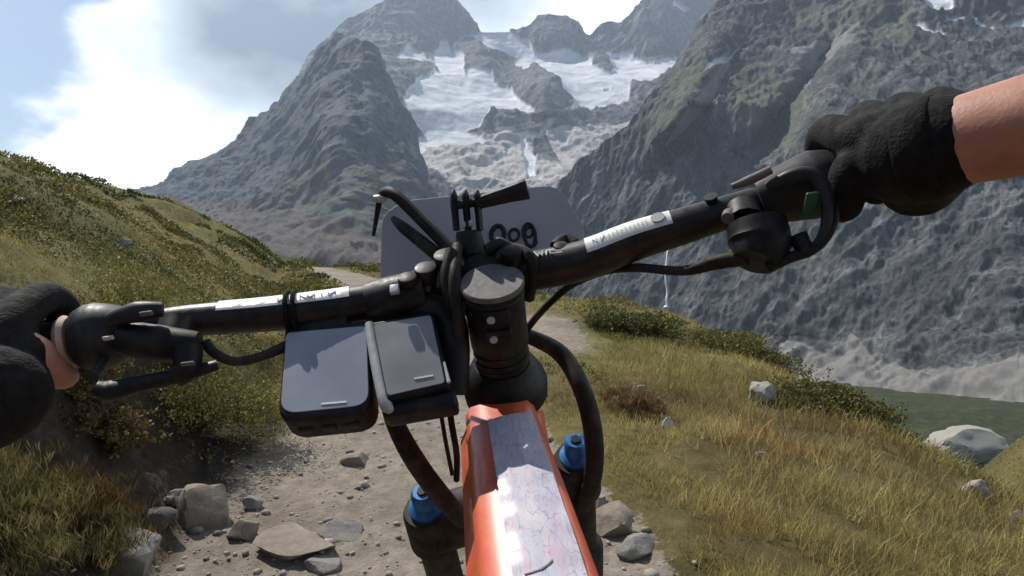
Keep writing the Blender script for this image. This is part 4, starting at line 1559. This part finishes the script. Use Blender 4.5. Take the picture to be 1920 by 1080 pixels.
for pts, r in ((loop(964, 441, 9, 11, 0.2), .0013), (loop(993, 442, 12, 20, -0.15, 14, 1.35, 0.12), .0016), (loop(992, 436, 7, 9, 0.3), .0010), (loop(933, 440, 12, 16, 0.2), .0022)):
    MB().tube([on_board(x, y) for x, y in pts], r, 8, 2).build('numeral', M['ink'], board)

# route sheet lying on the top tube
sh = NT('printed route sheet')
sv = sh.node('ShaderNodeTexCoord').outputs['UV']


def smap(scale, loc=(0, 0, 0)):
    mp = sh.node('ShaderNodeMapping')
    mp.inputs['Scale'].default_value = scale
    mp.inputs['Location'].default_value = loc
    sh.link(sv, mp.inputs['Vector'])
    return mp.outputs[0]


pap = sh.ramp(sh.noise(smap((2, 5, 1)), 1.5, 3), [(0.35, (0.45, 0.44, 0.50)), (0.65, (0.53, 0.525, 0.56))])
wsh = sh.ramp(sh.noise(smap((3, 6, 1), (4, 2, 0)), 1.2, 3), [(0.5, 0.0), (0.60, 0.5)])
pap = sh.mix(wsh, pap, (0.50, 0.36, 0.44))
wsh = sh.ramp(sh.noise(smap((3, 7, 1), (9, 5, 0)), 1.4, 3), [(0.52, 0.0), (0.62, 0.4)])
pap = sh.mix(wsh, pap, (0.36, 0.42, 0.52))
for sc2, lc, w, cc in (((4, 11, 1), (1, 1, 0), 0.022, (0.16, 0.10, 0.30)), ((7, 18, 1), (5, 2, 0), 0.02, (0.20, 0.17, 0.26)), ((5, 12, 1), (2, 7, 0), 0.018, (0.55, 0.10, 0.26))):
    ln = sh.ramp(sh.noise(smap(sc2, lc), 1.0, 1.0, 0.4), [(0.47 - w * 0.6, 0.0), (0.47, 0.6), (0.47 + w * 0.6, 0.0)])
    pap = sh.mix(ln, pap, cc)
sp_ = sh.ramp(sh.noise(smap((40, 90, 1)), 1.0, 2), [(0.72, 0.0), (0.78, 0.6)])
pap = sh.mix(sp_, pap, (0.16, 0.13, 0.22))
sh.base(pap)
sh.set(Roughness=0.75)
sh.b.inputs['Coat Weight'].default_value = 0.15
sh.b.inputs['Coat Roughness'].default_value = 0.25
sh.bump(sh.noise(smap((3, 5, 1)), 2.0, 3), 0.25, 0.004)
nx, ny = 12, 60
vs, uv, fs = [], [], []
for L in (0.0, -0.0009):
    for j in range(ny + 1):
        t = 0.05 + 0.40 * j / ny
        c = T0.lerp(T2, t)
        wob = 0.0012 * math.sin(j * 0.45) + 0.0008 * math.sin(j * 1.1 + 1)
        for i in range(nx + 1):
            s = (i / nx - 0.5)
            w = 0.056 + 0.010 * math.sin(min(1, t * 2) * math.pi / 2)
            top = -0.030 + 0.006 * math.sin(t * 3) + 0.53 * (0.058 - 0.018 * t) - 0.012 * (s ** 2) * 0.8
            vs.append(c + tr_ * (s * w * 0.58 + 0.0058) + tup * (top + 0.0040 + 0.6 * wob * (0.4 + abs(s)) + L))
            uv.append((i / nx, j / ny))
m = (nx + 1) * (ny + 1)
for j in range(ny):
    for i in range(nx):
        q = j * (nx + 1) + i
        fs.append((q, q + 1, q + nx + 2, q + nx + 1))
        fs.append((q + m, q + nx + 1 + m, q + nx + 2 + m, q + 1 + m))
edge = [i for i in range(nx + 1)] + [j * (nx + 1) + nx for j in range(1, ny + 1)] + [ny * (nx + 1) + i for i in range(nx - 1, -1, -1)] + [j * (nx + 1) for j in range(ny - 1, 0, -1)]
for a, b in zip(edge, edge[1:] + edge[:1]):
    fs.append((a, a + m, b + m, b))
sheet = MB().add(vs, fs).build('route_sheet', sh.m)
uvl = sheet.data.uv_layers.new(name='UVMap')
for lp in sheet.data.loops:
    uvl.data[lp.index].uv = uv[lp.vertex_index]
tag(sheet, 'lilac printed route sheet in clear film taped along the orange top tube', 'map')


def on_sheet(u, v_, lift=0.0004):
    i, j = u * nx, v_ * ny
    return vs[int(round(j)) * (nx + 1) + int(round(i))] + tup * lift


MB().tube([on_sheet(0.18, 0.62), on_sheet(0.4, 0.61), on_sheet(0.62, 0.60)], 0.0005, 5, 2).build('ruled_line', M['greyink'], sheet)

# ================================================================== RIDER
sk = NT('tanned skin')
sv_ = sk.coord()
sk.base(sk.ramp(sk.noise(sv_, 30, 5, 0.6), [(0.3, (0.33, 0.14, 0.088)), (0.7, (0.52, 0.26, 0.175))]))
sk.set(Roughness=0.5)
sk.b.inputs['Subsurface Weight'].default_value = 0.08
sk.b.inputs['Subsurface Radius'].default_value = (0.01, 0.004, 0.002)
sk.bump(sk.noise(sv_, 420, 4), 0.25, 0.001)
gv_ = simple('black glove fabric', (0.005, 0.005, 0.0055), 0.85, 0.0, 0.45, 60, 0.9, 500, 0.25, 0.12)
cl_ = simple('dark jersey', (0.03, 0.03, 0.035), 0.9, 0.0, 0.3, 40, 0.4, 500, 0.2)


def blob(chains, voxel, name, mat, parent=None, smooth=6):
    """one continuous skin grown over tapered limbs"""
    mb = MB()
    for pts, rad in chains:
        P, Q = catmull([Vector(p) for p in pts], list(rad), 5)
        mb.tube(P, Q, 14)
        for p, q in ((P[0], Q[0]), (P[-1], Q[-1])):
            mb.ball(p, q * 0.995, u=14, w=8)
    o = mb.build(name, mat, None)
    m = o.modifiers.new('r', 'REMESH')
    m.mode = 'VOXEL'
    m.voxel_size = voxel
    m.use_smooth_shade = True
    s = o.modifiers.new('s', 'SMOOTH')
    s.factor = 0.5
    s.iterations = smooth
    dg = bpy.context.evaluated_depsgraph_get()
    me = bpy.data.meshes.new_from_object(o.evaluated_get(dg))
    old = o.data
    o.modifiers.clear()
    o.data = me
    me.name = name
    bpy.data.meshes.remove(old)
    me.shade_smooth()
    adopt(o, parent)
    return o


def hand(c, ax_in, up, fw, side, wrist):
    """a hand closed round the grip; ax_in points along the bar towards the stem"""
    skin, glove = [], []
    # index finger nearest the stem, little finger outermost
    for k in range(4):
        s = 0.034 - 0.0215 * k
        L = (1.0, 1.06, 1.0, 0.86)[k]
        b = c + ax_in * s
        mcp = b + up * 0.030 * L - fw * 0.006
        pip = b + up * 0.022 + fw * 0.030 * L
        dip = b - up * 0.008 * L + fw * 0.033 * L
        tip = b - up * 0.026 * L + fw * 0.014
        if k == 0:                           # index reaches a little towards the brake lever
            pip = b + up * 0.020 + fw * 0.034 + ax_in * 0.004
            dip = b - up * 0.006 + fw * 0.042 + ax_in * 0.006
        r0 = (0.0098, 0.0102, 0.0098, 0.0088)[k]
        base = wrist.lerp(mcp, 0.35) + ax_in * 0.004
        skin.append(([base, mcp, pip, dip, tip], [0.0115, r0 * 0.98, r0 * 0.92, r0 * 0.88, r0 * 0.8]))
        glove.append(([wrist.lerp(mcp, 0.12), wrist.lerp(mcp, 0.55) + up * 0.004, mcp, pip, dip, tip], [0.0210, 0.0185, r0 * 1.40, r0 * 1.22, r0 * 1.18, r0 * 1.15]))
    # thumb leaves the side of the palm and closes under the bar
    t0 = wrist.lerp(c, 0.35) + ax_in * 0.022
    t1 = c + ax_in * 0.041 - fw * 0.022 + up * 0.016
    t2 = c + ax_in * 0.050 - fw * 0.027 - up * 0.006
    t3 = c + ax_in * 0.050 - fw * 0.014 - up * 0.020
    skin.append(([t0, t1, t2, t3], [0.0150, 0.0120, 0.0108, 0.0088]))
    glove.append(([t0, t0.lerp(t1, 0.75)], [0.0185, 0.0150]) if side < 0 else ([t0, t1, t2], [0.0185, 0.0140, 0.0125]))
    # palm and heel
    skin.append(([wrist, wrist.lerp(c, 0.5) + up * 0.008, c + up * 0.016 - fw * 0.012], [0.024, 0.024, 0.018]))
    glove.append(([wrist, wrist.lerp(c, 0.5) + up * 0.004, c + up * 0.012 - fw * 0.014], [0.030, 0.029, 0.022]))
    glove.append(([c + ax_in * 0.026 - fw * 0.014 + up * 0.014, c - ax_in * 0.040 - fw * 0.014 + up * 0.012], [0.020, 0.021]))
    glove.append(([wrist, c - fw * 0.020 - up * 0.006], [0.033, 0.026]))
    glove.append(([wrist.lerp(c, 0.3) - ax_in * 0.016, c - ax_in * 0.030 - fw * 0.016], [0.022, 0.018]))
    return skin, glove


W = Vector
cR, aR, _ = bar_frame(1690)
cL, aL, _ = bar_frame(-34)
upR = (A - aR * A.dot(aR)).normalized()
fwR = aR.cross(upR)
fwR = fwR if fwR.y > 0 else -fwR
upL = (A - aL * A.dot(aL)).normalized()
fwL = aL.cross(upL)
fwL = fwL if fwL.y > 0 else -fwL
wR = at(1738, 280, .384)
wL = at(-62, 758, .378)
eR = W((0.455, 0.175, CAMZ + 0.105))
eL = W((-0.50, 0.170, CAMZ - 0.180))
sR = W((0.20, -0.17, CAMZ + 0.17))
sL = W((-0.20, -0.17, CAMZ + 0.15))
skR, glR = hand(cR, -aR, upR, fwR, 1, wR)
skL, glL = hand(cL, aL, upL, fwL, -1, wL)
chest = W((0, -0.21, CAMZ + 0.02))
belly = W((0, -0.34, CAMZ - 0.16))
hips = W((0.02, -0.42, CAMZ - 0.30))
neck = W((0, -0.20, CAMZ + 0.24))
headc = W((0, -0.13, CAMZ + 0.38))
body_ch = [
    ([wR, wR.lerp(eR, 0.25), wR.lerp(eR, 0.6), eR, eR.lerp(sR, 0.45), sR], [0.0265, 0.030, 0.039, 0.041, 0.047, 0.058]),
    ([wL, wL.lerp(eL, 0.25), wL.lerp(eL, 0.6), eL, eL.lerp(sL, 0.45), sL], [0.0265, 0.030, 0.039, 0.041, 0.047, 0.058]),
    ([sL, chest + W((-0.09, 0, 0.05)), chest + W((0.09, 0, 0.05)), sR], [0.062, 0.105, 0.105, 0.062]),
    ([chest + W((-0.05, 0, 0)), belly, hips], [0.125, 0.125, 0.145]),
    ([chest + W((0.05, 0, 0)), belly, hips], [0.125, 0.125, 0.145]),
    ([chest, neck, headc], [0.09, 0.058, 0.075]),
    ([headc, headc + W((0, 0.02, 0.06))], [0.088, 0.095]),
    ([headc + W((0, 0.075, 0.0)), headc + W((0, 0.105, -0.015))], [0.022, 0.012]),
]
feet = {}
for s, kn in ((-1, W((-0.16, -0.02, CAMZ - 0.46))), (1, W((0.23, 0.03, CAMZ - 0.44)))):
    hp_ = hips + W((0.10 * s, 0, -0.02))
    pdl = BB + W((0.135 * s, 0.16 * s, 0.04 + 0.02 * s))
    ank = pdl + W((0, -0.09, 0.09))
    body_ch.append(([hp_, hp_.lerp(kn, 0.5), kn, kn.lerp(ank, 0.4), ank], [0.09, 0.078, 0.058, 0.052, 0.034]))
    body_ch.append(([ank, pdl + W((0, 0.02, 0.035)), pdl + W((0, 0.10, 0.028))], [0.036, 0.034, 0.022]))
person = blob(body_ch + skR + skL, 0.0042, 'person', sk.m, None, 5)
tag(person, 'rider in black gloves with bare thumbs gripping both ends of the bike handlebar', 'person')
person.location = (0, 0, 0)


def cuff(w, e, r0, r1):
    d = (e - w).normalized()
    return ([w - d * 0.012, w - d * 0.002, w + d * 0.006], [r0, r0 * 0.98, r1])


glR.append(cuff(wR, eR, 0.0315, 0.0315))
glL.append(cuff(wL, eL, 0.0335, 0.0345))
blob(glR, 0.0025, 'glove', gv_, person, 3)
blob(glL, 0.0025, 'glove', gv_, person, 3)
# cuff strap
for w, e in ((wR, eR), (wL, eL)):
    d = (e - w).normalized()
    MB().tube([w - d * 0.012, w - d * 0.010, w + d * 0.006, w + d * 0.008], [0.0320, 0.0335, 0.0335, 0.0320], 26).build('glove_strap', gv_, person)
blob([([sL, chest + W((-0.09, 0, 0.05)), chest + W((0.09, 0, 0.05)), sR], [0.068, 0.111, 0.111, 0.068]),
      ([chest + W((-0.05, 0, 0)), belly, hips], [0.131, 0.131, 0.151]), ([chest + W((0.05, 0, 0)), belly, hips], [0.131, 0.131, 0.151]),
      ([sR, sR.lerp(eR, 0.4)], [0.066, 0.058]), ([sL, sL.lerp(eL, 0.4)], [0.066, 0.058])], 0.009, 'jersey', cl_, person, 4)
blob([([headc + W((0, -0.04, 0.07)), headc + W((0, 0.04, 0.085))], [0.105, 0.100])], 0.008, 'helmet', M['grey'], person, 4)
